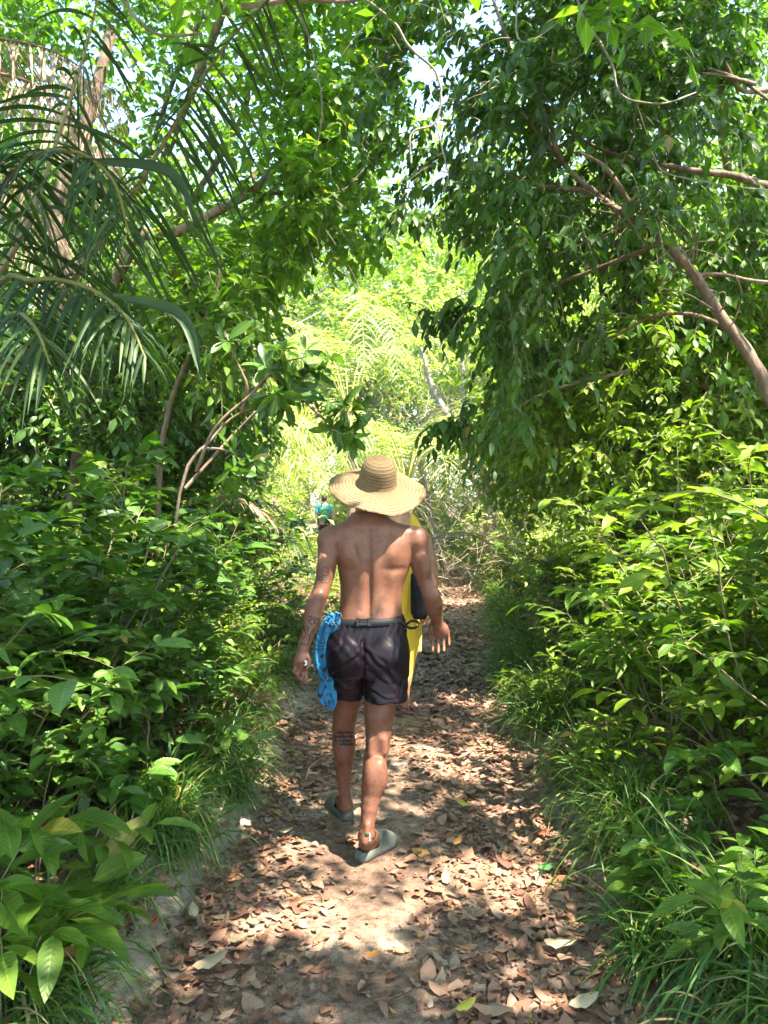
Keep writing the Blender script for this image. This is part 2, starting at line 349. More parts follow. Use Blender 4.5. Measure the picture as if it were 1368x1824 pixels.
def ground_mat():
    m, nt, out = newmat('forest_soil'); L = nt.links
    tc = N_(nt, 'TexCoord')
    n1 = N_(nt, 'TexNoise', Scale=1.7, Detail=6.0, Roughness=.6); n2 = N_(nt, 'TexNoise', Scale=26.0, Detail=8.0, Roughness=.7)
    n3 = N_(nt, 'TexVoronoi', Scale=42.0); n4 = N_(nt, 'TexNoise', Scale=160.0, Detail=3.0)
    wd = N_(nt, 'Mix', data_type='RGBA'); wd.inputs['Factor'].default_value = .06
    L.new(tc.outputs['Object'], wd.inputs['A']); L.new(n2.outputs['Color'], wd.inputs['B'])
    for n in (n1, n2, n4): L.new(tc.outputs['Object'], n.inputs['Vector'])
    L.new(wd.outputs['Result'], n3.inputs['Vector'])
    r1 = ramp(nt, [(.38, (.20, .125, .088)), (.52, (.31, .21, .15)), (.66, (.47, .355, .27))]); L.new(n1.outputs[0], r1.inputs[0])
    r2 = ramp(nt, [(.36, (.45,) * 3), (.5, (.9,) * 3), (.68, (1.25,) * 3)]); L.new(n2.outputs[0], r2.inputs[0])
    r3 = ramp(nt, [(0, (.7, .62, .56)), (.5, (1, 1, 1)), (1, (1.15, 1.1, 1.05))]); L.new(n3.outputs['Color'], r3.inputs[0])
    a = N_(nt, 'Mix', data_type='RGBA', blend_type='MULTIPLY'); a.inputs['Factor'].default_value = 1
    L.new(r1.outputs[0], a.inputs['A']); L.new(r2.outputs[0], a.inputs['B'])
    b = N_(nt, 'Mix', data_type='RGBA', blend_type='MULTIPLY'); b.inputs['Factor'].default_value = .8
    L.new(a.outputs['Result'], b.inputs['A']); L.new(r3.outputs[0], b.inputs['B'])
    # the raised banks are paler sand: driven by how far out from the trodden strip (vertex attribute)
    at = N_(nt, 'Attribute', attribute_name='lf'); sp = N_(nt, 'SeparateXYZ'); L.new(at.outputs['Vector'], sp.inputs[0])
    sm = N_(nt, 'Mix', data_type='RGBA'); L.new(sp.outputs[0], sm.inputs['Factor']); L.new(b.outputs['Result'], sm.inputs['A'])
    sc = N_(nt, 'Mix', data_type='RGBA', blend_type='MULTIPLY'); sc.inputs['Factor'].default_value = .6
    sc.inputs['A'].default_value = (.50, .41, .30, 1); L.new(r2.outputs[0], sc.inputs['B']); L.new(sc.outputs['Result'], sm.inputs['B'])
    dk = N_(nt, 'Mix', data_type='RGBA'); L.new(sp.outputs[1], dk.inputs['Factor']); L.new(sm.outputs['Result'], dk.inputs['A'])
    d2 = N_(nt, 'Mix', data_type='RGBA', blend_type='MULTIPLY'); d2.inputs['Factor'].default_value = 1
    d2.inputs['A'].default_value = (.17, .12, .08, 1); L.new(r2.outputs[0], d2.inputs['B']); L.new(d2.outputs['Result'], dk.inputs['B'])
    pb = N_(nt, 'BsdfPrincipled', Roughness=.9); pb.inputs['Specular IOR Level'].default_value = .2
    L.new(dk.outputs['Result'], pb.inputs['Base Color'])
    ad = N_(nt, 'Math', operation='ADD'); L.new(n2.outputs[0], ad.inputs[0]); L.new(n4.outputs[0], ad.inputs[1])
    bp = N_(nt, 'Bump', Strength=.9, Distance=.015); L.new(ad.outputs[0], bp.inputs['Height']); L.new(bp.outputs[0], pb.inputs['Normal'])
    L.new(pb.outputs[0], out.inputs[0]); return m
M['soil'] = ground_mat()
# ---- ground sheet
xs = np.concatenate([[-400, -150, -70, -40, -25], np.arange(-16, -3, .4), np.arange(-3, 3, .045), np.arange(3, 16.1, .4), [25, 40, 70, 150, 400]])
ys = np.concatenate([[-200, -60, -20], np.arange(-8, 1, .4), np.arange(1, 9, .05), np.arange(9, 20, .12), np.arange(20, 45, .6), [55, 80, 130, 250, 600]])
X, Y = np.meshgrid(xs, ys); Z = gh(X, Y)
ed = edge_d(X, Y)
left = X < pcx(Y)
sand = sst((ed + .14) / .14) * (1 - sst((ed - .34) / .25)) * np.where(left, 1.0, .6) * (.55 + .45 * np.clip(wob(X, Y, 1.7) + .5, 0, 1))
soil = sst((ed - .25) / .3)
mb = MB(); nx = len(xs); ny = len(ys)
i, j = np.meshgrid(np.arange(nx - 1), np.arange(ny - 1)); a = (j * nx + i).ravel()
mb.add(np.stack([X, Y, Z], -1), np.stack([a, a + 1, a + nx + 1, a + nx], -1), np.stack([sand, soil, soil * 0], -1))
tag(mb.build('ground', M['soil']), kind='structure')
# ---- leaf litter
def lit_layer(n, y0, y1, size, lift, patch=False):
    y = y0 + (y1 - y0) * rng.random(n) ** 1.35
    u = rng.random(n) * 2 - 1
    x = pcx(y) + u * (phw(y) + .25)
    e = edge_d(x, y)
    dens = np.where(e > -.06, np.where((x < pcx(y)) & (y < 4.2), .12, .5), 1.0)
    # the trodden middle is worn nearly bare near the walker
    bare = np.exp(-((x - pcx(y) + .10) / .34) ** 2) * (.94 - .25 * sst((y - 3.9) / 1.2))
    bare = bare * (1 - .6 * sst((y - 6) / 4))
    keep = rng.random(n) < dens * (1 - bare) * (.75 + .35 * wob(x, y, 1.9))
    x, y, e = x[keep], y[keep], e[keep]; k = len(x)
    z = gh(x, y) + .004 + rng.random(k) * lift
    an = rng.random(k) * 2 * np.pi; t = rng.normal(0, .10, (k, 3))
    D = np.stack([np.cos(an), np.sin(an), 0 * an], -1) + t * .6
    Nn = np.array([0, 0, 1.]) + rng.normal(0, .13, (k, 3))
    L = size * np.clip(np.exp(rng.normal(0, .36, k)), .4, 1.6); W = L * rng.uniform(.38, .66, k)
    return np.stack([x, y, z], -1), D, Nn, L, W
mb = MB()
for (n, y0, y1, s, l, T) in [(6000, 1.7, 7, .054, .010, T_DRY), (5500, 1.7, 7, .042, .014, T_DRY2), (16000, 1.7, 6.5, .024, .008, T_DRY), (9000, 6.5, 22, .07, .02, T_DRY), (420, 1.8, 8, .085, .022, T_DRY)]:
    p_, D, Nn, L, W = lit_layer(n, y0, y1, s, l); rn = rng.random(len(p_))
    if s > .09: rn = rng.uniform(.6, .9, len(p_))
    leaves(mb, p_, D, Nn, L, W, T, rn)
# under the plants beside the path
k = 9000; y = 1.5 + rng.random(k) * 11; sd = rng.choice([-1, 1], k); x = pcx(y) + sd * (phw(y) + rng.random(k) * 1.6)
an = rng.random(k) * 6.28
leaves(mb, np.stack([x, y, gh(x, y) + .005 + rng.random(k) * .02], -1), np.stack([np.cos(an), np.sin(an), rng.normal(0, .2, k)], -1), np.array([0, 0, 1.]) + rng.normal(0, .3, (k, 3)), .06 * np.exp(rng.normal(0, .3, k)), .032, T_DRY2, rng.random(k) * .8)
# straw bits and twigs among them
k = 1500; y = 1.8 + rng.random(k) ** 1.3 * 7; x = pcx(y) + (rng.random(k) * 2 - 1) * (phw(y) + .1); an = rng.random(k) * 6.28
p0 = np.stack([x, y, gh(x, y) + .012], -1)
ribbons(mb, p0, np.stack([np.cos(an), np.sin(an), rng.normal(0, .05, k)], -1), rng.uniform(.03, .12, k), rng.uniform(.0012, .003, k), 0.0, 3, rng.uniform(0, 1, k) * .95)
tag(mb.build('leaf_litter', M['litter']), 'brown and tan dry leaves strewn thickly over the sandy path', 'leaf litter', kind='stuff')
# ---- grass along both edges (uncountable)
def grass_clumps(mb, cx, cy, nb, h, out, rn=None, spread=.05, w=.0045):
    n = len(cx) * nb
    bx = np.repeat(cx, nb) + rng.normal(0, spread, n); by = np.repeat(cy, nb) + rng.normal(0, spread, n)
    o = np.repeat(out, nb, axis=0)
    D = np.stack([o[:, 0] * .45, o[:, 1] * .45, np.ones(n)], -1) + rng.normal(0, .42, (n, 3)) * np.array([1, 1, .2])
    hh = np.repeat(h, nb) * np.exp(rng.normal(-.2, .38, n)).clip(.3, 1.6)
    ribbons(mb, np.stack([bx, by, gh(bx, by) - .005], -1), D, hh, w * rng.uniform(.7, 1.5, n), rng.uniform(.3, 1.4, n), 6, rn if rn is not None else rng.random(n) , side=None)
mb = MB()
for (n, y0, y1, nb, hh, ww) in [(300, 1.6, 4.6, 20, .38, .0065), (480, 4.3, 10, 18, .36, .008), (520, 9.5, 21, 16, .33, .011)]:
    y = rng.uniform(y0, y1, n); sd = rng.choice([-1, 1], n, p=[.42, .58])
    off = .10 + np.abs(rng.normal(0, .20, n)) + (sd > 0) * .0
    x = pcx(y) + sd * (phw(y) + off)
    keep = (wob(x, y, 2.3) > -.45)
    x, y, sd, off = x[keep], y[keep], sd[keep], off[keep]
    grass_clumps(mb, x, y, nb, hh * rng.uniform(.6, 1.3, len(x)), np.stack([-sd * 1.0, 0 * sd], -1), w=ww)
tag(mb.build('grass', M['grass']), 'thin arching green and straw coloured grass hanging over both path edges', 'grass', kind='stuff')
# low green ground cover outside the path, thinning the bare soil of the wood floor
mb = MB(); k = 26000; y = 1.5 + rng.random(k) ** .8 * 30; x = rng.uniform(-1, 1, k) * (2.5 + .62 * y); m_ = (edge_d(x, y) > .3) & (wob(x, y, .8) > -.7); x, y = x[m_], y[m_]; k = len(x)
an = rng.random(k) * 6.28; sc_ = 1 + y / 14
leaves(mb, np.stack([x, y, gh(x, y) + rng.uniform(.02, .16, k) * sc_], -1), np.stack([np.cos(an), np.sin(an), rng.normal(.1, .4, k)], -1), np.array([0, 0, 1.]) + rng.normal(0, .5, (k, 3)), .075 * sc_, .036 * sc_, T_LO, rng.random(k) * .93)
kk = 9000; y = 6 + rng.random(kk) * 26; x = rng.uniform(-1, 1, kk) * (2 + .6 * y); m_ = edge_d(x, y) > .2; x, y = x[m_], y[m_]; kk = len(x)
ribbons(mb, np.stack([x, y, gh(x, y)], -1), np.stack([rng.normal(0, .4, kk), rng.normal(0, .4, kk), np.ones(kk)], -1), .25 * (1 + y / 25) * rng.uniform(.5, 1.3, kk), .008 * (1 + y / 12), rng.uniform(.2, .9, kk), 4, rng.random(kk) * .95)
tag(mb.build('ground_cover', M['leaf_bright']), 'low seedlings and grass covering the wood floor away from the path', 'ground cover', kind='stuff')
tuf = [((1290, 1730), 'large bright green grass tuft in the bottom right corner of the path edge', .50), ((1165, 1720), 'grass tuft with straw-coloured blades left of the large corner tuft', .34),
       ((1110, 1470), 'dense green grass tuft on the right bank just past the red leaf', .36), ((960, 1300), 'shaggy grass tuft overhanging the sandy right bank beyond the walker', .40),
       ((330, 1500), 'arching grass tuft on the left bank level with the grey-green slides', .42), ((400, 1400), 'grass tuft drooping over the left bank beside the sunlit patch of sand', .38),
       ((90, 1790), 'sparse grass tuft in the bottom left corner', .3), ((905, 1200), 'pale grass tuft at the right path edge beside the yellow trousers', .36)]
for (q, lab, h) in tuf:
    g = G(*q); mb = MB(); n = 5; sd = 1 if q[0] > 684 else -1
    cx_ = g[0] + rng.normal(0, .05, n) + sd * .05; cy_ = g[1] + rng.normal(0, .06, n)
    grass_clumps(mb, cx_, cy_, 60, np.full(n, h * 1.25), np.tile([-sd * .6, -.2], (n, 1)), rng.random(n * 60) * .86, .05, .0078)
    o = mb.build('grass_tuft', M['grass']); tag(o, lab, 'grass tuft', 'grass tufts on the path edges')
# ---- single fallen leaves one can point to
for (q, L, an, mt, lab) in [((665, 1718), .062, -.4, 'leaf_orange', 'orange fallen leaf below the sunlit patch in the middle of the path'),
                            ((975, 1560), .085, -.2, 'leaf_green_fallen', 'green fallen leaf lying at the right path edge'),
                            ((968, 1497), .07, .1, 'leaf_red', 'red-brown fallen leaf by the right bank'),
                            ((823, 1443), .085, 2.5, 'leaf_yellow', 'pale yellow fallen leaf on the path right of the slides'),
                            ((422, 1690), .075, .1, 'leaf_tan', 'smooth tan fallen leaf at the left path edge'),
                            ((375, 1733), .12, .3, 'leaf_tan', 'largest tan fallen leaf near the bottom left of the path'),
                            ((275, 1660), .05, 1.2, 'leaf_red', 'small red fallen leaf under the left bank'),
                            ((345, 1640), .075, 1.9, 'leaf_tan', 'tan fallen leaf standing on edge beside the sandy left bank'),
                            ((998, 1700), .12, -.5, 'leaf_tan', 'broad tan fallen leaf with a bite out of it near the bottom right'),
                            ((1040, 1805), .10, .2, 'leaf_tan', 'pale fallen leaf at the bottom edge right of the middle'),
                            ((510, 1493), .07, .0, 'leaf_tan', 'round pale fallen leaf left of the slides'),
                            ((815, 1512), .07, .9, 'leaf_orange', 'narrow orange-brown fallen leaf right of the front slide'),
                            ((830, 1812), .07, .4, 'leaf_yellow', 'yellow fallen leaf at the very bottom of the path')]:
    g = G(*q); mb = MB()
    leaves(mb, np.array([[-L / 2 * math.cos(an), -L / 2 * math.sin(an), 0]]), np.array([[math.cos(an), math.sin(an), .05]]), np.array([[.05, -.12, 1.]]), L, L * (.5 if L > .06 else .35), leaf_template(6, curve=-.12, fold=-.25, wavy=.03, p=.95), np.array([.5]))
    o = mb.build('fallen_leaf', M[mt]); o.location = g + np.array([0, 0, .035]); tag(o, lab, 'leaf', 'single fallen leaves on the path')
mb = MB()
pts = [G(*q) + np.array([0, 0, .02 + .02 * k]) for k, q in enumerate([(545, 1395), (552, 1378), (575, 1368), (598, 1364)])]
tubes(mb, spline(pts, 12), np.linspace(.004, .0015, 12), 5)
tag(mb.build('straw_stalk', M['straw']), 'curved dry straw stalk lying left of the rear slide', 'stalk')
# ================================================================ plant builders
def along(Pl, s):
    """positions & tangents at fraction s (n,q) along polylines Pl (n,k,3)"""
    n, k, _ = Pl.shape; t = np.clip(s, 0, .9999) * (k - 1); i = t.astype(int); u = (t - i)[..., None]
    r = np.arange(n)[:, None]; a = Pl[r, i]; b = Pl[r, i + 1]
    return a + (b - a) * u, nrm(b - a)
def curve_sticks(P0, D, L, droop, k=6, wig=.0):
    n = len(P0); s = np.linspace(0, 1, k)
    D = nrm(D); L = np.broadcast_to(L, (n,)); droop = np.broadcast_to(droop, (n,))
    c = P0[:, None] + D[:, None] * (L[:, None] * s)[..., None] + np.array([0, 0, -1.]) * (droop[:, None] * L[:, None] * s ** 2)[..., None]
    if wig:
        w = np.cumsum(rng.normal(0, 1, (n, k, 3)), 1) * (wig * L / k)[:, None, None]; c = c + (w - w[:, :1])
    return c
def sprays(ml, mt, P0, D, L, q, leafL, leafW, T, style='alt', droop=.25, hang=.15, thick=.0022, jitter=.28, tsides=3, keep=None, rsplit=0.0, rvar=.35):
    """twigs with leaves; ml gets leaves, mt gets twigs"""
    n = len(P0)
    if n == 0: return
    tw = curve_sticks(P0, D, L, droop, 5)
    if mt is not None: tubes(mt, tw, np.linspace(1, .4, 5)[None] * thick * np.ones((n, 1)), tsides)
    if style == 'rosette': s = np.clip(1 - np.abs(rng.normal(0, .10, (n, q))), .5, 1)
    else: s = np.linspace(.12, 1, q)[None] + rng.normal(0, .03, (n, q))
    p, t = along(tw, s); up = np.array([0, 0, 1.])
    sd = nrm(np.cross(t, up) + 1e-4)
    if style == 'rosette':
        a = rng.random((n, q)) * 6.283; b = nrm(np.cross(sd, t))
        rad = np.cos(a)[..., None] * sd + np.sin(a)[..., None] * b
        Dd = rad + t * .45; Nn = t - rad * .35 + up * .3
    else:
        sg = np.where(np.arange(q) % 2 == 0, 1., -1.)[None, :, None]
        Dd = sd * sg * .85 + t * .55; Dd[:, -1] = t[:, -1]
        Nn = np.broadcast_to(up, Dd.shape).copy()
    Dd = Dd + rng.normal(0, jitter, Dd.shape); Dd[..., 2] -= hang
    Nn = Nn + rng.normal(0, jitter * 1.1, Nn.shape)
    p = p.reshape(-1, 3); Dd = Dd.reshape(-1, 3); Nn = Nn.reshape(-1, 3)
    base = np.clip(rng.random(n)[:, None] * (1 - rvar) * .9 + rng.random((n, q)) * rvar, 0, .93); ex = rng.random((n, q)) < .02
    base = np.where(ex, rng.uniform(.93, 1, (n, q)), base).ravel()
    LL = leafL * np.exp(rng.normal(0, .30, len(p))).clip(.5, 1.45) * np.repeat(rng.uniform(.75, 1.15, n), q)
    if keep is not None:
        m = keep(p); p, Dd, Nn, base, LL = p[m], Dd[m], Nn[m], base[m], LL[m]
    leaves(ml, p, Dd, Nn, LL, LL * leafW / leafL, T, base)
def bush(ml, mt, h, nst, spread, leafL, leafW, T, ntw=7, q=7, twl=.3, style='alt', droop=.25, hang=.15, base=(0, 0, 0), lo=.25, thick=.006, lean=(0, 0)):
    b = np.array(base, float)
    an = rng.random(nst) * 6.283; tilt = np.abs(rng.normal(.0, spread, nst)) + spread * .3
    D = np.stack([np.cos(an) * tilt + lean[0], np.sin(an) * tilt + lean[1], np.ones(nst)], -1)
    P0 = b + np.stack([np.cos(an), np.sin(an), 0 * an], -1) * .05 * h
    L = h * rng.uniform(.6, 1.12, nst)
    st = curve_sticks(P0, D, L, -.0 + .12 * tilt, 8, .12)
    tubes(mt, st, np.linspace(1, .3, 8)[None] * (thick * L / h)[:, None], 5)
    s = lo + (1 - lo) * rng.random((nst, ntw)) ** .8; s[:, -1] = .98
    p, t = along(st, s); p = p.reshape(-1, 3); t = t.reshape(-1, 3)
    a = rng.random(len(p)) * 6.283
    Dd = t * .55 + np.stack([np.cos(a), np.sin(a), rng.uniform(-.1, .45, len(a))], -1) * .9
    sprays(ml, mt, p, Dd, twl * h * rng.uniform(.5, 1.2, len(p)), q, leafL, leafW, T, style, droop, hang, thick * .32)
def frond(ml, mt, pts, n, lf, wd, droop=.5, hang=.25, rw=.012, k=30, fwd=.55, start=.12, nseg=6, rn=(0, .85), updir=None, vee=.25, both=True, jit=.1):
    """a palm frond: rachis through pts, n leaflets a side"""
    c = spline(pts, k); tubes(mt, c, np.linspace(rw, rw * .22, k), 6)
    s = np.linspace(start, .99, n)[None]; p, t = along(c[None], s); p = p[0]; t = t[0]
    up = np.array([0, 0, 1.]) if updir is None else np.asarray(updir, float)
    sd = nrm(np.cross(t, np.broadcast_to(up, t.shape)) + 1e-5); bn = nrm(np.cross(sd, t))
    prof = np.interp(s[0], [0, .15, .4, .75, 1], [.45, .75, 1, .75, .28])
    for sg in ((-1, 1) if both else (1,)):
        D = sd * sg + t * fwd + bn * vee + rng.normal(0, jit, p.shape); D[:, 2] -= hang
        ribbons(ml, p + rng.normal(0, .002, p.shape), D, lf * prof * rng.uniform(.8, 1.12, n) * (rng.random(n) > jit * .8), wd * (.5 + .5 * prof), droop * rng.uniform(.7, 1.25, n), nseg, rng.uniform(*rn, n), fold=.35, side=t + rng.normal(0, .12, t.shape))
def limb(mt, pts, r0, r1, k=24, sides=9, wob_=.0):
    c = spline(pts, k)
    if wob_: c = c + np.cumsum(rng.normal(0, wob_, c.shape), 0) * np.sin(np.linspace(0, np.pi, k))[:, None]
    r = np.linspace(r0, r1, k) * (1 + .08 * np.sin(np.arange(k) * 1.9 + rng.random() * 6)); tubes(mt, c, r, sides); return c
M['leaf_glow'] = leafmat('leaf_glow', [(0, (.07, .15, .02)), (.5, (.11, .20, .025)), (.95, (.17, .27, .035)), (.99, (.35, .25, .05)), (1, (.3, .15, .05))], rough=.42, trans=.6, tcol=(2.1, 2.2, .5))
# ================================================================ the framing trees near the path
def in_poly(px, py, poly):
    poly = np.asarray(poly, float); x1, y1 = poly[:, 0], poly[:, 1]; x2, y2 = np.roll(x1, -1), np.roll(y1, -1)
    c = ((y1[None] > py[:, None]) != (y2[None] > py[:, None])) & (px[:, None] < (x2 - x1)[None] * (py[:, None] - y1[None]) / (y2 - y1 + 1e-9)[None] + x1[None])
    return c.sum(1) % 2 == 1
def vol(poly, d0, d1, n):
    """n random points of a crown whose outline seen from the path is poly"""
    poly = np.asarray(poly, float); lo = poly.min(0); hi = poly.max(0); out = []
    while sum(map(len, out)) < n:
        q = lo + (hi - lo) * rng.random((n * 2, 2)); q = q[in_poly(q[:, 0], q[:, 1], poly)]
        d = (d0 ** 2 + (d1 ** 2 - d0 ** 2) * rng.random(len(q))) ** .5
        x = (q[:, 0] - 684) / F * d; z = (912 - q[:, 1]) / F * d; c, s = math.cos(PITCH), math.sin(PITCH)
        out.append(np.stack([x, d * c + z * s, CAMZ + z * c - d * s], -1))
    return np.concatenate(out)[:n]
def crown(ml, mt, pts, axis, tl, q, LL, LW, T, hang=.5, droop=.5, keepf=True, thin=0.0, **kw):
    if thin: pts = pts[~sunlit(pts) | (rng.random(len(pts)) < thin)]; keepf = False
    if keepf: pts = pts[~sunlit(pts)]
    D = nrm(pts - axis) * .7 + rng.normal(0, .45, pts.shape)
    sprays(ml, mt, pts, D, tl * rng.uniform(.6, 1.3, len(pts)), q, LL, LW, T, 'alt', droop, hang, .0022, .34, 3, (lambda p: ~sunlit(p)) if keepf else None, **kw)
def clumped(pts, n, r):
    c = pts[rng.integers(0, len(pts), n)]; return c + rng.normal(0, r, c.shape)
# right tree: leaning trunk and dense dark crown over the path
t = thing('broadleaf_tree', (2.75, 4.3, float(gh(2.75, 4.3))), 'leaning tree at the right with brown trunk and dense dark crown arching over the path', 'tree')
mt = MB(); tr = [(2.75, 4.3, .1), (2.66, 4.35, .9), P(1385, 740, 4.4), P(1345, 650, 4.45), P(1290, 570, 4.5), P(1240, 490, 4.55), P(1200, 448, 4.6), P(1150, 400, 4.7), P(1100, 375, 4.8), P(1055, 340, 4.9), P(1010, 300, 5.0), P(930, 200, 5.2)]
limb(mt, tr, .043, .012, 70, 11, .0022); t_trunk = mt.build('trunk', M['bark_red'], t, world=True)
mt = MB()
limb(mt, [P(1145, 400, 4.7), P(1120, 360, 4.65), P(1080, 300, 4.6), P(1030, 270, 4.6)], .022, .008)
limb(mt, [P(1245, 490, 4.55), P(1290, 490, 4.5), P(1340, 500, 4.4), P(1400, 505, 4.3)], .013, .008)
limb(mt, [P(1300, 585, 4.5), P(1230, 560, 4.7), P(1160, 565, 4.9), P(1090, 600, 5.1), P(1010, 610, 5.3)], .014, .007)
limb(mt, [P(1060, 340, 4.9), P(960, 330, 5.1), P(880, 300, 5.3), P(790, 290, 5.5)], .020, .006)
limb(mt, [P(1000, 290, 5.0), P(960, 180, 5.1), P(900, 60, 5.2), P(860, -60, 5.3)], .02, .008)
limb(mt, [P(1180, 430, 4.65), P(1060, 480, 5.0), P(950, 520, 5.3), P(850, 560, 5.6)], .016, .005)
limb(mt, [P(1120, 660, 5.0), P(1000, 690, 5.2), P(930, 720, 5.4), P(880, 745, 5.6)], .012, .005)
limb(mt, [P(900, 520, 5.4), P(840, 552, 5.4), P(790, 556, 5.4), P(745, 560, 5.4)], .007, .003)
limb(mt, [P(900, 700, 5.5), P(840, 730, 5.5), P(810, 745, 5.4), P(770, 770, 5.4)], .007, .003)
for a in range(34):      # side twigs forking off the leaning trunk
    u = rng.uniform(.35, .98); b = spline(tr, 100)[int(u * 99)]; d_ = nrm(rng.normal(0, 1, 3) + np.array([-.5, .2, .5])); l_ = rng.uniform(.2, .6)
    limb(mt, [b, b + d_ * l_ * .5 + rng.normal(0, .03, 3), b + d_ * l_ + rng.normal(0, .07, 3) - (0, 0, .05)], .006, .002, 12, 5)
mt.build('branch', M['bark_red'], t, world=True)
polyR = [(700, -80), (690, 60), (672, 130), (668, 200), (700, 250), (725, 345), (770, 380), (830, 372), (850, 430), (845, 480), (878, 520), (876, 600), (886, 640), (892, 680), (920, 735), (950, 690), (1000, 620), (1060, 600), (1150, 560), (1300, 480), (1420, 420), (1460, 200), (1440, -160), (900, -200)]
ml = MB(); mt = MB()
axis = P(1050, 300, 6.2)
pts = clumped(vol(polyR, 4.6, 6.9, 420), 4800, .10)
crown(ml, mt, pts, axis, .22, 8, .086, .036, T_MD, hang=.75, rvar=.3)
for (a, b, d) in [((745, 560), (840, 552), 5.4), ((770, 770), (850, 725), 5.4), ((700, 380), (790, 380), 5.2)]:
    p_ = P(*a, d) + (P(*b, d) - P(*a, d)) * rng.random((26, 1)) + rng.normal(0, .03, (26, 3)); crown(ml, mt, p_, axis, .12, 6, .085, .038, T_MD, hang=.7, keepf=False)
ml.build('crown', M['leaf_canopy_dark'], t, world=True); mt.build('twigs', M['twig'], t, world=True)
# limb of another tree reaching in from the right
t = thing('broadleaf_tree', (4.6, 5.6, float(gh(4.6, 5.6))), 'tree off the right edge sending one brown limb in above the leaning trunk', 'tree')
mt = MB(); limb(mt, [(4.6, 5.6, 0), (4.4, 5.6, 1.4), (3.7, 5.5, 3.0), P(1440, 350, 5.3), P(1368, 332, 5.3), P(1300, 312, 5.3), P(1240, 305, 5.3), P(1160, 290, 5.4), P(1085, 272, 5.5), P(1020, 240, 5.6)], .045, .009, 50); limb(mt, [P(1368, 332, 5.3), P(1410, 230, 5.2), P(1330, 150, 5.0), P(1260, 120, 4.8)], .016, .006); limb(mt, [P(1345, 150, 5.0), P(1290, 135, 4.9), P(1250, 130, 4.8)], .014, .006); limb(mt, [P(1290, 110, 4.9), P(1320, 160, 5.0), P(1368, 160, 5.1)], .012, .016)
mt.build('trunk', M['bark_red'], t, world=True)
ml = MB(); mt = MB()
pts = clumped(vol([(1010, 120), (1100, -60), (1460, -120), (1480, 700), (1300, 680), (1180, 640), (1100, 640), (1010, 600), (1030, 400), (1180, 380), (1120, 300)], 5.6, 7.8, 260), 3600, .13)
crown(ml, mt, pts, P(1300, 250, 8), .24, 7, .085, .042, T_MD, hang=.6, thin=.55)
ml.build('crown', M['leaf_canopy'], t, world=True); mt.build('twigs', M['twig'], t, world=True)
# left tree with the long brown branch
t = thing('broadleaf_tree', (-2.6, 6.2, float(gh(-2.6, 6.2))), 'bright green tree at the left whose long brown branch rises across the sky gap', 'tree')
mt = MB(); limb(mt, [(-2.6, 6.2, 0), (-2.45, 6.1, 1.6), (-2.2, 6.0, 2.8), P(240, 435, 5.6), P(310, 415, 5.6), P(370, 385, 5.6), P(450, 340, 5.7), P(500, 290, 5.8), P(560, 265, 5.9), P(620, 200, 6.0), P(690, 100, 6.1), P(740, 0, 6.2)], .05, .013, 60)
limb(mt, [P(400, 370, 5.6), P(440, 320, 5.8), P(490, 270, 5.9), P(540, 150, 6.0)], .011, .005)
limb(mt, [P(450, 345, 5.7), P(520, 345, 5.9), P(600, 345, 6.1), P(650, 300, 6.2)], .012, .005)
mt.build('trunk', M['bark_red'], t, world=True)
ml = MB(); mt = MB()
pts = clumped(vol([(330, -100), (760, -160), (740, 60), (690, 160), (660, 260), (690, 360), (720, 400), (640, 430), (600, 460), (560, 430), (520, 470), (440, 480), (420, 520), (330, 560), (260, 470), (330, 330), (420, 300), (440, 190), (380, 100)], 5.4, 8.0, 260), 2600, .13)
crown(ml, mt, pts, P(480, 250, 8), .24, 8, .088, .046, T_MD, hang=.35, droop=.3)
ml.build('crown', M['leaf_glow'], t, world=True); mt.build('twigs', M['twig'], t, world=True)
# dark tree behind the palm at far left
t = thing('broadleaf_tree', (-4.2, 7.0, float(gh(-4.2, 7.0))), 'dark tree behind the palm fronds at the upper left edge with a thick brown trunk', 'tree')
mt = MB(); limb(mt, [(-4.2, 7.0, 0), P(10, 700, 6.6), P(55, 640, 6.4), P(100, 580, 6.3), P(120, 500, 6.3), P(100, 380, 6.3), P(160, 200, 6.3), P(200, 50, 6.4)], .12, .04, 50)
limb(mt, [P(110, 540, 6.3), P(170, 560, 6.1), P(200, 620, 6.0)], .03, .01)
mt.build('trunk', M['bark_red'], t, world=True)
ml = MB(); mt = MB()
pts = clumped(vol([(-120, -160), (420, -160), (440, 150), (330, 260), (300, 500), (260, 640), (-120, 680)], 6.4, 8.6, 240), 3000, .16)
crown(ml, mt, pts, P(100, 250, 9), .26, 7, .09, .045, T_MD, hang=.5, thin=.75)
ml.build('crown', M['leaf_canopy'], t, world=True); mt.build('twigs', M['twig'], t, world=True)
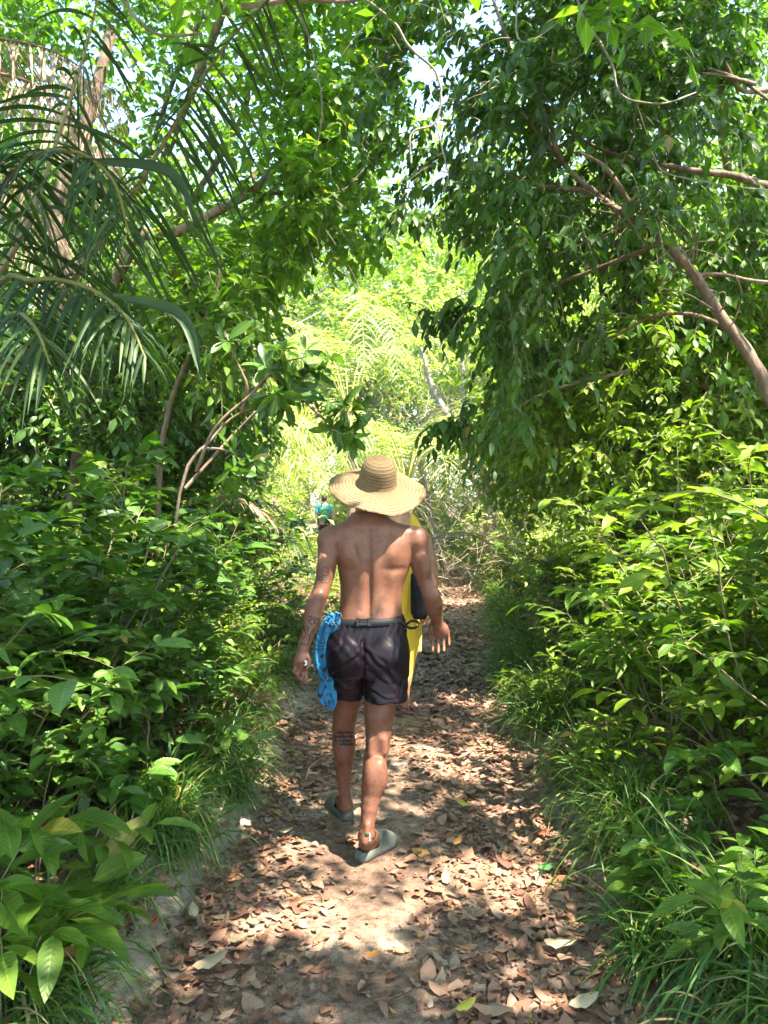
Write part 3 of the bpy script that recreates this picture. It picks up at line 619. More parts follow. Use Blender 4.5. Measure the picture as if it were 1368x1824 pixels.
# small trees filling the height between undergrowth and canopy
for (base, poly, d0, d1, nn, lm, lab) in [((-3.3, 6.6), [(-150, 520), (120, 560), (260, 500), (330, 560), (360, 700), (300, 800), (-150, 820)], 5.6, 7.8, 2300, 'leaf_dark', 'bushy dark small tree at the left between the undergrowth and the palm'),
                                  ((-2.9, 8.6), [(180, 520), (400, 470), (470, 560), (440, 700), (470, 800), (250, 860), (180, 700)], 7.2, 9.2, 1900, 'leaf_mid', 'mid-green small tree behind the slender sapling'),
                                  ((3.4, 6.4), [(960, 640), (1100, 580), (1250, 560), (1500, 500), (1500, 800), (1000, 860), (900, 790)], 5.6, 7.6, 2500, 'leaf_bright', 'small tree coloured bright green as if lit, behind the sunlit shrubs on the right'),  # brighter leaf colour stands in for sun on this crown
                                  ((2.9, 9.2), [(860, 640), (960, 560), (1100, 560), (1150, 700), (1060, 860), (880, 880), (850, 760)], 8.0, 10.0, 1800, 'leaf_bright', 'small tree coloured yellow-green as if lit, right of the grey trunks')]:  # here too the lit look comes from the brighter leaf colour
    t = thing('small_tree', (base[0], base[1], float(gh(*base))), lab, 'tree'); mt = MB(); pts = clumped(vol(poly, d0, d1, 150), nn, .14); mid = pts.mean(0)
    limb(mt, [(base[0], base[1], -.05), (base[0], base[1], .9), mid], .04, .015, 20)
    for a in range(9): limb(mt, [(base[0], base[1], rng.uniform(.5, 1.1)), (mid + pts[a * 7]) / 2 + rng.normal(0, .15, 3), pts[a * 7]], .016, .005, 10, 5)
    mt.build('trunk', M['bark_red'], t, world=True)
    ml = MB(); mt = MB(); sprays(ml, mt, pts, nrm(pts - mid) * .5 + rng.normal(0, .5, pts.shape), .22, 7, .085, .038, T_MD, 'alt', .4, .35, .0022, .34, 3)
    ml.build('crown', M[lm], t, world=True); mt.build('twigs', M['twig'], t, world=True)
# trees added overhead, mostly out of view, to shade this stretch of path
for k, (bx, by, c0, c1, nn, lab) in enumerate([((-3.2), 1.0, (-3.6, -2.5, 3.9), (1.2, 3.4, 5.6), 3900, 'added tree on the left whose crown shades the near end of the path'),
                                       (3.4, 1.2, (-.6, -2.5, 3.9), (4.4, 3.6, 5.8), 3900, 'added tree on the right whose crown shades the near end of the path'),
                                       (-3.4, 8.8, (-3.4, 3.2, 5.4), (1.4, 9.6, 7.2), 1300, 'added tall tree on the left whose high crown shades the middle of the path'),
                                       (4.2, 8.2, (.2, 3.2, 5.6), (4.6, 9.6, 7.6), 2000, 'added tall tree on the right whose high crown shades the middle of the path')]):
    t = thing('broadleaf_tree', (bx, by, float(gh(bx, by))), lab, 'tree')
    c0 = np.array(c0); c1 = np.array(c1); mid = (c0 + c1) / 2
    mt = MB(); limb(mt, [(bx, by, -.1), (bx * 1.02, by, 1.8), (bx * .9, by * .98, 3.6), mid], .09, .03, 30)
    for a in range(6): limb(mt, [(bx * .9, by * .98, 3.6), (mid + np.array([bx * .5, by, 3.9])) / 2 + rng.normal(0, .4, 3), mid + (c1 - c0) * rng.uniform(-.42, .42, 3)], .035, .01, 14, 6)
    mt.build('trunk', M['bark'], t, world=True)
    ml = MB(); mt = MB()
    pts = clumped(c0 + (c1 - c0) * rng.random((200, 3)), nn, .2)
    # keep the crown a rough dome above the path instead of filling the view below the frame
    hi = 1.6 + .60 * np.maximum(pts[:, 1], 0) + .05 if k < 2 else pts[:, 2] * 0
    pts = pts[pts[:, 2] > hi - .9]
    pts = pts[~sunlit(pts)]
    sprays(ml, mt, pts, rng.normal(0, 1, pts.shape) * np.array([1, 1, .4]), .28, 7, .11, .055, T_LO, 'alt', .3, .3, .003, .35, 3, lambda p: ~sunlit(p))
    ml.build('crown', M['leaf_canopy'], t, world=True); mt.build('twigs', M['twig'], t, world=True)
# ================================================================ palm at the upper left
t = thing('palm_tree', (-2.75, 3.6, float(gh(-2.75, 3.6))), 'palm at the upper left with long drooping dark fronds on yellow-green stalks', 'palm')
mt = MB(); limb(mt, [(-2.75, 3.6, -.05), (-2.72, 3.6, .8), (-2.62, 3.55, 1.55)], .13, .10, 26, 14); mt.build('trunk', M['bark'], t, world=True)
crn = (-2.62, 3.5, 1.55)
fr = [  # rachis through photo pixels at a depth, leaflets, length, width, droop, hang, material
    ([crn, P(0, 660, 3.3), P(130, 500, 3.1), P(240, 340, 3.0), P(330, 190, 2.9), P(410, 70, 2.8), P(520, -40, 2.7)], 59, .50, 0.018, .35, 1.1, 'petiole'),
    ([crn, P(-60, 560, 3.1), P(40, 420, 2.9), P(75, 330, 2.9), P(120, 190, 2.8), P(160, 60, 2.8), P(190, -90, 2.7)], 45, .46, 0.018, .5, .7, 'petiole_pale'),
    ([crn, P(-40, 540, 2.9), P(60, 500, 2.7), P(150, 510, 2.6), P(220, 560, 2.5), P(260, 640, 2.45)], 45, .34, 0.018, .6, .8, 'petiole'),
    ([crn, P(-50, 420, 2.8), P(40, 290, 2.7), P(130, 270, 2.6), P(200, 320, 2.5), P(230, 420, 2.4)], 48, .40, 0.018, .6, .7, 'petiole'),
    ([crn, P(-40, 620, 2.8), P(20, 560, 2.6), P(60, 580, 2.4), P(90, 650, 2.35)], 35, .36, 0.018, .6, .8, 'petiole'),
]
for (pts, n, lf, wd, dr, hg, pm) in fr:
    ml = MB(); mt = MB(); frond(ml, mt, pts, n, lf, wd, dr, hg, .015, 40, .45, .2, 7, (0, .9), jit=.24)
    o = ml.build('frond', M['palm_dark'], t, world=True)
    ms = mt.build('frond_stalk', M[pm]); ms.parent = o; ms.data.transform(__import__('mathutils').Matrix.Translation(-Vector(t.location)))
# two broad dark straps that stand out
ml = MB()
for (a, b, c, w) in [((150, 285, 2.55), (300, 305, 2.45), (350, 405, 2.4), .034), ((200, 525, 2.4), (320, 560, 2.3), (358, 670, 2.25), .036)]:
    cc = spline([P(*a), P(*b), P(*c)], 12); v = []
    T_ = nrm(np.gradient(cc, axis=0)); S = nrm(np.cross(T_, np.array([0, 1., .25])));
    pr = np.sin(np.linspace(.15, np.pi, 12)) ** .6 * w * .5
    v = np.stack([cc - S * pr[:, None], cc + np.array([0, .012, -.004]), cc + S * pr[:, None]], 1).reshape(-1, 3)
    i = np.arange(11) * 3; f = np.concatenate([np.stack([i, i + 1, i + 4, i + 3], -1), np.stack([i + 1, i + 2, i + 5, i + 4], -1)])
    at_ = np.zeros((36, 3)); at_[:, 0] = .2; at_[:, 1] = np.tile([1, 0, 1], 12); at_[:, 2] = np.repeat(np.linspace(0, 1, 12), 3)
    ml.add(v, f, at_)
ml.build('broad_leaflet', M['palm_dark'], t, world=True)
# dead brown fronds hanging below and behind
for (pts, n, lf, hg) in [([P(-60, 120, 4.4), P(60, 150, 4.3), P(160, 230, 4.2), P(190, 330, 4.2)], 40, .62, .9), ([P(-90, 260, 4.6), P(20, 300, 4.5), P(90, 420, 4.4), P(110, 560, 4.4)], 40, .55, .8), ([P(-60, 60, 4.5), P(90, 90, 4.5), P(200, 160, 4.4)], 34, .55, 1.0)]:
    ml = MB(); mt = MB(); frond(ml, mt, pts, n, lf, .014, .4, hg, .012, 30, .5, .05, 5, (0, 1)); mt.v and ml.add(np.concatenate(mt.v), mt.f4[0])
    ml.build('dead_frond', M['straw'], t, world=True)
# lianas
for (pts, r, lab) in [([P(560, -60, 3.6), P(690, 28, 3.6), P(730, 80, 3.6), P(778, 125, 3.6), P(788, 170, 3.6), P(776, 215, 3.6), P(735, 235, 3.6), P(732, 290, 3.6)], .007, 'grey liana bending down right of the top middle with a short hooked end'),
                      ([P(776, 212, 3.6), P(785, 260, 3.6), P(793, 320, 3.6), P(775, 370, 3.6)], .004, 'thin grey liana hanging straight below the hooked one'),
                      ([P(430, 12, 3.2), P(520, 3, 3.2), P(620, 8, 3.2), P(760, -30, 3.2)], .012, 'thick grey liana running along the top edge of the view'),
                      ([P(200, -30, 3.4), P(235, 25, 3.4), P(262, 55, 3.4), P(300, 66, 3.4), P(360, 60, 3.4)], .009, 'grey liana curling from the top edge above the palm'),
                      ([P(1020, -60, 3.8), P(1035, 20, 3.8), P(1070, 75, 3.8), P(1095, 120, 3.8), P(1110, 170, 3.8), P(1180, 185, 3.8), P(1240, 165, 3.9)], .007, 'grey liana looping down from the top right of centre'),
                      ([P(925, -40, 3.9), P(920, 50, 3.9), P(935, 75, 3.9), P(965, 65, 3.9), P(1000, 35, 3.9)], .005, 'small liana loop hanging from the top edge right of centre'),
                      ([P(985, 85, 3.8), P(985, 110, 3.8), P(1015, 112, 3.8), P(1045, 90, 3.8)], .003, 'tiny hooked tendril below the small liana loop'),
                      ([P(520, -20, 3.1), P(560, 100, 3.1), P(575, 200, 3.1), P(560, 285, 3.1)], .0035, 'dark thin liana dangling near the top middle'),
                      ([P(1300, 230, 4.2), P(1320, 250, 4.2), P(1325, 300, 4.2), P(1350, 330, 4.2)], .004, 'thin liana hanging beside the upper right limb'),
                      ([P(1160, 270, 4.2), P(1190, 310, 4.2), P(1300, 330, 4.2), P(1390, 340, 4.2)], .004, 'thin liana slung under the upper right limb')]:
    mt = MB(); limb(mt, pts, r, r * .6, 50, 7, .0012); tag(mt.build('liana', M['bark_grey']), lab, 'liana', 'lianas hanging from the canopy')
# slender stems and rosette shrub on the left
t = thing('slender_sapling', G(285, 1000), 'slender pale-barked sapling rising at the left behind the dark undergrowth', 'sapling')
t.location = (-1.5, 5.2, float(gh(-1.5, 5.2)))
mt = MB(); limb(mt, [(-1.55, 5.2, 0), P(283, 880, 5.2), P(297, 750, 5.2), P(318, 680, 5.2), P(352, 590, 5.2), P(385, 520, 5.2), P(392, 450, 5.2)], .022, .008, 40, 8, .002); mt.build('stem', M['bark_red'], t, world=True)
ml = MB(); mt = MB(); p_ = vol([(270, 480), (400, 420), (470, 560), (450, 700), (300, 700)], 4.9, 5.6, 120); crown(ml, mt, p_, P(350, 600, 5.2), .2, 6, .10, .04, T_MD, keepf=False, hang=.4)
ml.build('foliage', M['leaf_mid'], t, world=True); mt.build('twigs', M['twig'], t, world=True)
t = thing('rosette_shrub', (-1.45, 4.9, float(gh(-1.45, 4.9))), 'shrub on the left with rosettes of long blunt dark leaves reaching above the path', 'shrub')
mt = MB(); tips = []
for pts in [[(-1.42, 4.9, 0), P(318, 890, 4.8), P(380, 780, 4.8), P(430, 735, 4.8), P(490, 725, 4.7), P(545, 715, 4.7), P(590, 730, 4.6)], [P(350, 840, 4.8), P(385, 760, 4.7), P(450, 700, 4.7), P(500, 650, 4.6), P(545, 635, 4.5)], [P(330, 870, 4.8), P(420, 770, 4.9), P(480, 715, 4.8), P(530, 690, 4.7)],
            [P(430, 735, 4.8), P(440, 690, 4.7), P(420, 640, 4.7), P(400, 590, 4.7)], [P(450, 700, 4.7), P(480, 670, 4.6), P(500, 690, 4.6)], [P(545, 715, 4.7), P(575, 745, 4.6), P(598, 760, 4.6)], [P(360, 800, 4.8), P(390, 800, 4.7), P(430, 810, 4.6)]]:
    c = limb(mt, pts, .012, .004, 24, 7); tips.append((c[-1], c[-1] - c[-3])); tips.append((c[-7], c[-6] - c[-8] + rng.normal(0, .02, 3)))
mt.build('stem', M['bark'], t, world=True)
ml = MB(); mt = MB(); tp = np.array([a for a, b in tips]); td = np.array([b for a, b in tips])
tp = np.repeat(tp, 3, 0) + rng.normal(0, .045, (len(tp) * 3, 3)); td = nrm(np.repeat(td, 3, 0)) + rng.normal(0, .5, (len(tp), 3)) + np.array([0, 0, .3])
sprays(ml, mt, tp, td, .07, 9, .135, .043, T_OB, 'rosette', .1, .25, .003)
ml.build('foliage', M['leaf_dark'], t, world=True); mt.build('twigs', M['twig'], t, world=True)
mb = MB(); 
a_ = np.linspace(0, np.pi, 7)[:, None]; b_ = np.arange(10)[None] / 10 * 2 * np.pi; sv = np.stack([np.sin(a_) * np.cos(b_), np.sin(a_) * np.sin(b_), np.cos(a_) + 0 * b_], -1).reshape(-1, 3)
i_, j_ = np.meshgrid(np.arange(6), np.arange(10), indexing='ij'); SPH = (sv, np.stack([i_ * 10 + j_, i_ * 10 + (j_ + 1) % 10, (i_ + 1) * 10 + (j_ + 1) % 10, (i_ + 1) * 10 + j_], -1).reshape(-1, 4))
mb.add(SPH[0] * np.array([.017, .017, .019]) + P(490, 674, 4.55), SPH[1]); o = mb.build('fruit', M['leaf_yellow'], t, world=True)
# ================================================================ undergrowth prototypes
def proto(name, lab, cat, leafm, stemm, fn, group=None):
    t = thing(name, (0, 0, 0), lab, cat, group); ml = MB(); mt = MB(); fn(ml, mt)
    ml.build('foliage', M[leafm], t); mt.build('stem', M[stemm], t); return t
protos = {}
def reg(key, *a): protos[key] = [proto(*a), False]
for k in range(3):
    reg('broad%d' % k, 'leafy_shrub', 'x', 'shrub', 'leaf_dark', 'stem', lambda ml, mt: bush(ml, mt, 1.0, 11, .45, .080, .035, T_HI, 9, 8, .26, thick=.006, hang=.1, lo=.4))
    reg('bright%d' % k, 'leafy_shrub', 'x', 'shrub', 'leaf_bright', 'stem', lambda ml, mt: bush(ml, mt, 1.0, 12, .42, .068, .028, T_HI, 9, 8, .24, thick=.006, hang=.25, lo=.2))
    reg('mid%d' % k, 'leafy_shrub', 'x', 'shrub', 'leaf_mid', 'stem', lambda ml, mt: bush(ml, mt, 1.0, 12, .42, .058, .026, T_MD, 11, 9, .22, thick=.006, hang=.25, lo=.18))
for k in range(2):
    reg('lance%d' % k, 'leafy_shrub', 'x', 'shrub', 'leaf_mid', 'stem', lambda ml, mt: bush(ml, mt, 1.0, 11, .4, .098, .022, T_HI, 9, 8, .22, thick=.006, hang=.35, lo=.2))
    reg('small%d' % k, 'leafy_shrub', 'x', 'shrub', 'leaf_bright', 'stem', lambda ml, mt: bush(ml, mt, 1.0, 13, .4, .042, .022, T_MD, 14, 10, .22, thick=.005, hang=.1, lo=.15))
for k in range(2):
    reg('low%d' % k, 'leafy_herb', 'x', 'plant', 'leaf_dark', 'stem', lambda ml, mt: bush(ml, mt, .45, 8, .7, .085, .036, T_HI, 5, 6, .34, thick=.0035, hang=.1))
    reg('lowb%d' % k, 'leafy_herb', 'x', 'plant', 'leaf_bright', 'stem', lambda ml, mt: bush(ml, mt, .45, 9, .6, .07, .028, T_HI, 5, 6, .32, thick=.003, hang=.15))
    reg('big%d' % k, 'leafy_sapling', 'x', 'sapling', 'leaf_mid', 'stem', lambda ml, mt: bush(ml, mt, .6, 4, .4, .17, .062, T_HI, 4, 5, .38, thick=.005, hang=.15, lo=.35))
    reg('far%d' % k, 'leafy_shrub', 'x', 'shrub', 'leaf_far_washed', 'stem', lambda ml, mt: bush(ml, mt, 1.6, 14, .5, .10, .045, T_LO, 16, 9, .22, thick=.008, hang=.2, lo=.1))
def fern(ml, mt):
    for a in np.arange(7) / 7 * 6.283 + rng.normal(0, .2, 7):
        d = np.array([math.cos(a), math.sin(a), 0]); frond(ml, mt, [(0, 0, 0), d * .12 + (0, 0, .55), d * .4 + (0, 0, .8), d * .75 + (0, 0, .75)], 12, .14, .042, .2, .1, .004, 20, .35, .3, 5, (0, .8))
reg('pinnate', 'pinnate_shrub', 'x', 'shrub', 'leaf_bright', 'stem', fern)
def put(key, x, y, s, lab, group=None, rz=None, tilt=(0, 0), sink=.03):
    pr = protos[key]; rz = rng.random() * 6.283 if rz is None else rz
    if y < 6.2 and abs(x) < 2.4:      # turn the plant so that no branch pokes across the walkers' way
        if len(pr) < 3:
            me = pr[0].children[0].data; v = np.zeros(len(me.vertices) * 3, np.float32); me.vertices.foreach_get('co', v); pr.append(v.reshape(-1, 3)[::5])
        v = pr[2] * s; best = None
        for a in rz + np.arange(10) * .628:
            X_ = x + v[:, 0] * math.cos(a) - v[:, 1] * math.sin(a); Y_ = y + v[:, 0] * math.sin(a) + v[:, 1] * math.cos(a)
            u = 684 + F * X_ / np.maximum(Y_, .3); bad = ((u > 505) & (u < 815) & (Y_ < 6)).sum() + .3 * (np.abs(X_ - pcx(Y_)) < phw(Y_) - .25).sum() + 5 * (Y_ < 1.1).sum()
            if best is None or bad < best[0]: best = (bad, a)
            if bad == 0: break
        rz = best[1]
        if best[0] > 3: s = s * .85; x = x + .12 * (1 if x > 0 else -1)
    loc = (x, y, float(gh(x, y)) - sink)
    if not pr[1]:
        o = pr[0]; o.location = loc; o.rotation_euler = (tilt[0], tilt[1], rz); o.scale = (s,) * 3; o['label'] = lab; pr[1] = True
        if group: o['group'] = group
        elif 'group' in o: del o['group']
        return o
    return dup(pr[0], loc, rz, s, lab, group, tilt)
# --- the ones in front, each told apart.  (kind, photo px of its foot, depth, scale, label)
def X_at(px, d): return (px - 684) / F * d
front = [
 ('big0', -10, 2.1, 1.0, 'large-leaved sapling at the bottom left corner with hand-long leaves'),
 ('big1', 110, 2.45, .85, 'large-leaved sapling leaning over the sandy bank at the lower left'),
 ('broad0', 60, 2.7, .95, 'dark broad-leaved shrub at the left edge just above the large-leaved corner sapling'),
 ('low0', 250, 2.9, 1.1, 'low dark-leaved plant on the left bank above the bare sand'),
 ('broad1', 200, 3.2, 1.15, 'broad-leaved shrub left of the walker\'s hand, nearest the path'),
 ('low1', 370, 3.6, 1.25, 'leafy plant with insect-holed leaves on the left bank beside the walker\'s left hand'),
 ('broad2', 20, 3.4, 1.6, 'tall dark broad-leaved shrub at the left edge under the palm'),
 ('broad0', 300, 4.1, 1.15, 'broad-leaved shrub with a pale new shoot left of the walker\'s elbow'),
 ('low0', 430, 4.5, 1.3, 'low broad-leaved plant on the left bank behind the walker\'s hand'),
 ('broad1', 180, 4.3, 1.5, 'tall broad-leaved shrub at the left in front of the slender sapling'),
 ('small0', 400, 5.4, 1.05, 'mid-green small-leaved shrub left of the walker\'s shoulder'),
 ('broad2', 330, 5.8, 1.25, 'broad-leaved shrub under the rosette shrub'),
 ('mid1', 470, 6.8, .9, 'small-leaved shrub at the left path edge just left of the walker\'s upper arm'),
 ('lowb0', 500, 6.0, 1.2, 'low bright plant at the left path edge behind the blue cloth'),
 ('lowb1', 540, 7.6, 1.3, 'low bright plant left of the walker\'s torso'),
 ('pinnate', 1330, 3.1, 1.75, 'shrub with feather-like leaf sprays at the right edge in sunlight'),
 ('bright0', 1130, 4.0, 1.55, 'sunlit bright green shrub with drooping leaves, tallest on the right bank'),
 ('bright1', 1250, 3.5, 1.35, 'bright green shrub between the feather-leaved shrub and the tallest sunlit one'),
 ('broad0', 1300, 2.9, .95, 'dark broad-leaved shrub low at the right edge'),
 ('low1', 1240, 2.85, 1.1, 'dark whorled-leaf plant low on the right bank'),
 ('big0', 1190, 2.75, .6, 'small sapling with three long light green leaves on the right bank'),
 ('big1', 1390, 2.25, .8, 'large-leaved sapling reaching in from the lower right edge'),
 ('small1', 980, 5.6, 1.05, 'sunlit yellow-green shrub at the right path edge level with the walker\'s shoulder'),
 ('small1', 1080, 5.0, 1.1, 'small-leaved shrub behind the grass on the right bank'),
 ('lowb0', 960, 5.0, 1.1, 'low bright plant in the right-hand grass beyond the walker'),
 ('lance0', 1200, 4.3, 1.2, 'narrow-leaved shrub under the tallest sunlit shrub'),
 ('lowb1', 1050, 3.9, .9, 'low light green plant with upright leaves in the right-hand grass'),
 ('mid0', 930, 7.2, 1.1, 'small-leaved shrub on the right where the path narrows'),
 ('bright0', 890, 9.0, 1.0, 'bright shrub on the right at the bend of the path'),
]
for (k, px, d, s, lab) in front:
    x = X_at(px, d); need = (.55 if k[:3] in ('bro', 'bri', 'mid', 'pin') else .30) + (.42 if px > 684 else .10) * (k[:3] != 'low') + .2 * (d < 3.4)
    if k[:3] != 'big':
        sd = 1 if px > 684 else -1; x = float(pcx(d)) + sd * max(sd * (x - float(pcx(d))), float(phw(d)) + need)
    put(k, x, d, s, lab, 'plants along the path edges')
# --- the crowd behind them; nothing in the photograph tells these apart
def scatter(keys, n, region, smin, smax, lab, rows, grp, mind=.28):
    x0, x1, y0, y1 = region; placed = []; objs = []
    for _ in range(n * 6):
        if len(placed) >= n: break
        x = rng.uniform(x0, x1); y = rng.uniform(y0, y1)
        dd = float(edge_d(x, y))
        if dd < .85 + (.3 if x > 0 else 0) - (.4 if y > 8 else 0): continue
        if 6.5 < y < 24.8 and abs(x + .0775 * y) < .75 + .05 * (y - 6): continue      # the gap through which the distant hiker shows
        if any((x - a) ** 2 + (y - b) ** 2 < mind ** 2 for a, b in placed): continue
        if abs(x) > .56 * y + 1.2: continue
        placed.append((x, y))
        s = rng.uniform(smin, smax) * min(1, .55 + dd * .40)
        objs.append(put(keys[rng.integers(len(keys))], x, y, s, lab, grp, None, tuple(rng.normal(0, .12, 2))))
    row_labels(objs, lab, rows)
RN = [(-9, 3.3, 'nearer than the walker'), (3.3, 4.6, 'level with the walker'), (4.6, 6.2, 'just beyond the walker'), (6.2, 99, 'farther along the path')]
RF = [(-9, 10.5, 'just past the walkers'), (10.5, 12, 'in the middle distance'), (12, 13.5, 'around the grey trunks'), (13.5, 15, 'behind the grey trunks'), (15, 18, 'at the back of the clearing'), (18, 22, 'under the nearest wood trees'), (22, 26, 'under the second row of trees'), (26, 28.5, 'beneath the third row of trees'), (28.5, 99, 'far back in the wood')]
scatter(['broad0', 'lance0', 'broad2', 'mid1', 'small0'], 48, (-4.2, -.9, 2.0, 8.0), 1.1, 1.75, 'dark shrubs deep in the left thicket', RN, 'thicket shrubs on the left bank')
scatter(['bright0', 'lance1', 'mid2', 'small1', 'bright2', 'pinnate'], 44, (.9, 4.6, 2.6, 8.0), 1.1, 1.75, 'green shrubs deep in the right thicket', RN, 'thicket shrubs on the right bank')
scatter(['low0', 'low1', 'lowb0', 'mid0'], 24, (-2.4, -.8, 1.8, 9.0), .8, 1.4, 'low plants filling the left thicket', RN, 'low plants on the left bank')
scatter(['lowb0', 'lowb1', 'low1'], 24, (.85, 2.6, 2.4, 9.0), .7, 1.2, 'low plants filling the right thicket', RN, 'low plants on the right bank')
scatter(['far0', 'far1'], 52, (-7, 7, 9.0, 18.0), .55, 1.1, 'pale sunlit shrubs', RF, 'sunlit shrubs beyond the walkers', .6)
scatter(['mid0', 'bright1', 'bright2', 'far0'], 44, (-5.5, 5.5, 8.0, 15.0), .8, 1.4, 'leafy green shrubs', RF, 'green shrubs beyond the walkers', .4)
scatter(['far0', 'far1', 'mid1', 'bright0'], 62, (-12, 12, 18.0, 32.0), 1.0, 1.7, 'pale undergrowth shrubs', RF, 'undergrowth shrubs of the wood behind', .8)
# ================================================================ bright background
def mk_far_tree(h, r, n, leafm, lab, grp, LL=.14, low=.25):
    t = thing('woodland_tree', (0, 0, 0), lab, 'tree', grp); mt = MB()
    lean = rng.normal(0, .5, 2); top = np.array([lean[0], lean[1], h * .8])
    limb(mt, [(0, 0, -.1), (lean[0] * .3, lean[1] * .3, h * .3), top * .75, top], .11, .03, 24, 8, .02)
    for a in range(9):
        s = rng.uniform(.3, .9); b = np.array([lean[0] * s * .8, lean[1] * s * .8, h * .8 * s]); an = rng.random() * 6.28
        e = b + np.array([math.cos(an) * r * .8, math.sin(an) * r * .8, rng.uniform(.3, 1.4)])
        limb(mt, [b, (b + e) / 2 + (0, 0, .2), e], .035, .008, 10, 5)
    mt.build('trunk', M['bark_grey'], t)
    ml = MB(); mt2 = MB()
    c = rng.normal(0, 1, (int(n / 50), 3)); c = nrm(c) * rng.random((len(c), 1)) ** .4
    c = c * np.array([r, r, h * (1 - low) / 2]) + np.array([lean[0] * .6, lean[1] * .6, h * (1 + low) / 2])
    pts = clumped(c, int(n / 8), .28)
    sprays(ml, mt2, pts, rng.normal(0, 1, pts.shape), .3, 8, LL, LL * .48, T_LO, 'alt', .3, .3, .004, .35, 3)
    ml.build('crown', M[leafm], t); mt2.build('twigs', M['twig'], t); return t
GB = 'trees of the sunlit wood behind'
LB = 'pale green tree of the sunlit wood closing the view behind the walkers'
ft = [mk_far_tree(6.5, 2.0, 7000, 'leaf_far_washed', LB, GB), mk_far_tree(8.0, 2.4, 8000, 'leaf_bright', LB, GB), mk_far_tree(5.0, 1.9, 6500, 'leaf_far_washed', LB, GB, .12, .1)]
used = [0, 0, 0]; allt = []
def far_tree(k, x, y, s, rz):
    if not used[k]:
        used[k] = 1; o = ft[k]; allt.append(o); o.location = (x, y, float(gh(x, y)) - .05); o.rotation_euler = (0, 0, rz); o.scale = (s,) * 3; return
    allt.append(dup(ft[k], (x, y, float(gh(x, y)) - .05), rz, s, LB, GB))
rows = [(13.5, 16, 6, .8, 7.5), (18, 24, 12, 1.3, 10), (26, 34, 17, 1.9, 15), (38, 50, 18, 2.6, 26)]
for (y0, y1, n, s, xr) in rows:
    for i in range(n):
        x = -xr + 2 * xr * (i + .5 + rng.uniform(-.3, .3)) / n; y = rng.uniform(y0, y1)
        if y < 24 and abs(x - float(pcx(y))) < 1.3: x = float(pcx(y)) + 2.2 * (1 if x > 0 else -1)
        if y < 17 and -2.6 < x < 1.0: continue
        if y < 25 and abs(x + .0775 * y) < 2.0: continue      # the opening above the walkers
        far_tree(int(rng.integers(3)), x, y, s * rng.uniform(.8, 1.15), rng.random() * 6.28)
for x in (-4.6, -3.3, -1.1, -.2, 1.4): far_tree(2, x, 26.5 + rng.uniform(-.8, .8), .8, rng.random() * 6)
row_labels(allt, 'pale wood trees', [(0, 17, 'nearest behind the clearing'), (17, 25, 'in the second row behind the clearing'), (25, 36, 'in the third row back'), (36, 99, 'in the farthest row')])
nb_ = len(allt)
# side walls of wood so the view from a step aside is closed too
for (x, y, s) in [(-6.5, 5, .8), (-6.8, 9, .9), (-5.6, 11.5, .8), (6.4, 4.5, .8), (6.8, 8, .9), (5.4, 11, .85), (-4.6, 13, .7), (4.2, 13.5, .75), (-8, 2, .9), (8, 1.5, .9), (-7, -3, 1), (7, -3, 1), (0, -8, 1)]:
    far_tree(int(rng.integers(3)), x, y, s, rng.random() * 6.28)
for o in allt[nb_:]:
    o['label'] = 'leafy tree flanking the path on the %s side, %s' % ('left' if o.location.x < 0 else 'right', {5: 'outside the thicket', 9: 'beyond the thicket', 2: 'beside the camera', -3: 'behind the camera', -8: 'straight behind the camera'}.get(round(o.location.y), '%s of the far end' % {(13, -1): 'left', (14, 1): 'right', (11, 1): 'just short', (12, -1): 'just short', (8, 1): 'halfway short'}.get((round(o.location.y), 1 if o.location.x > 0 else -1), 'within sight')))
# leaning grey trees right of the hat
for (pts, r, lab) in [([(2.0, 14.0, 0), P(862, 880, 13.5), P(845, 850, 13.5), P(822, 800, 13.5), P(800, 745, 13.5), P(770, 690, 13.5), P(750, 620, 13.5)], .10, 'leaning grey trunk right of the straw hat, the left one of the pair'),
                      ([(2.15, 14.2, 0), P(864, 870, 14), P(850, 820, 14), P(838, 770, 14), P(828, 730, 14), P(826, 680, 14), P(812, 560, 14)], .09, 'slimmer grey trunk right of the straw hat, the right one of the pair'),
                      ([(1.2, 15.8, 0), P(745, 800, 15), P(760, 775, 15), P(800, 755, 15)], .05, 'short grey bough leaning just above the straw hat')]:
    t = thing('leaning_tree', pts[0], lab, 'tree', 'grey leaning trunks beyond the walkers'); mt = MB(); c = limb(mt, pts, r, r * .45, 40, 9, .004)
    for a in range(7):
        b = c[12 + 4 * a - (a > 5) * 2]; limb(mt, [b, b + rng.normal(0, .25, 3) + (0, 0, .3), b + rng.normal(0, .6, 3) + (0, 0, .7)], .02, .004, 8, 5)
    mt.build('trunk', M['bark_grey'], t, world=True)
    ml = MB(); mt = MB(); tp = c[-1] + rng.normal(0, .55, (60, 3)); sprays(ml, mt, tp, rng.normal(0, 1, tp.shape), .3, 8, .11, .05, T_LO)
    ml.build('crown', M['leaf_far_washed'], t, world=True); mt.build('twigs', M['twig'], t, world=True)
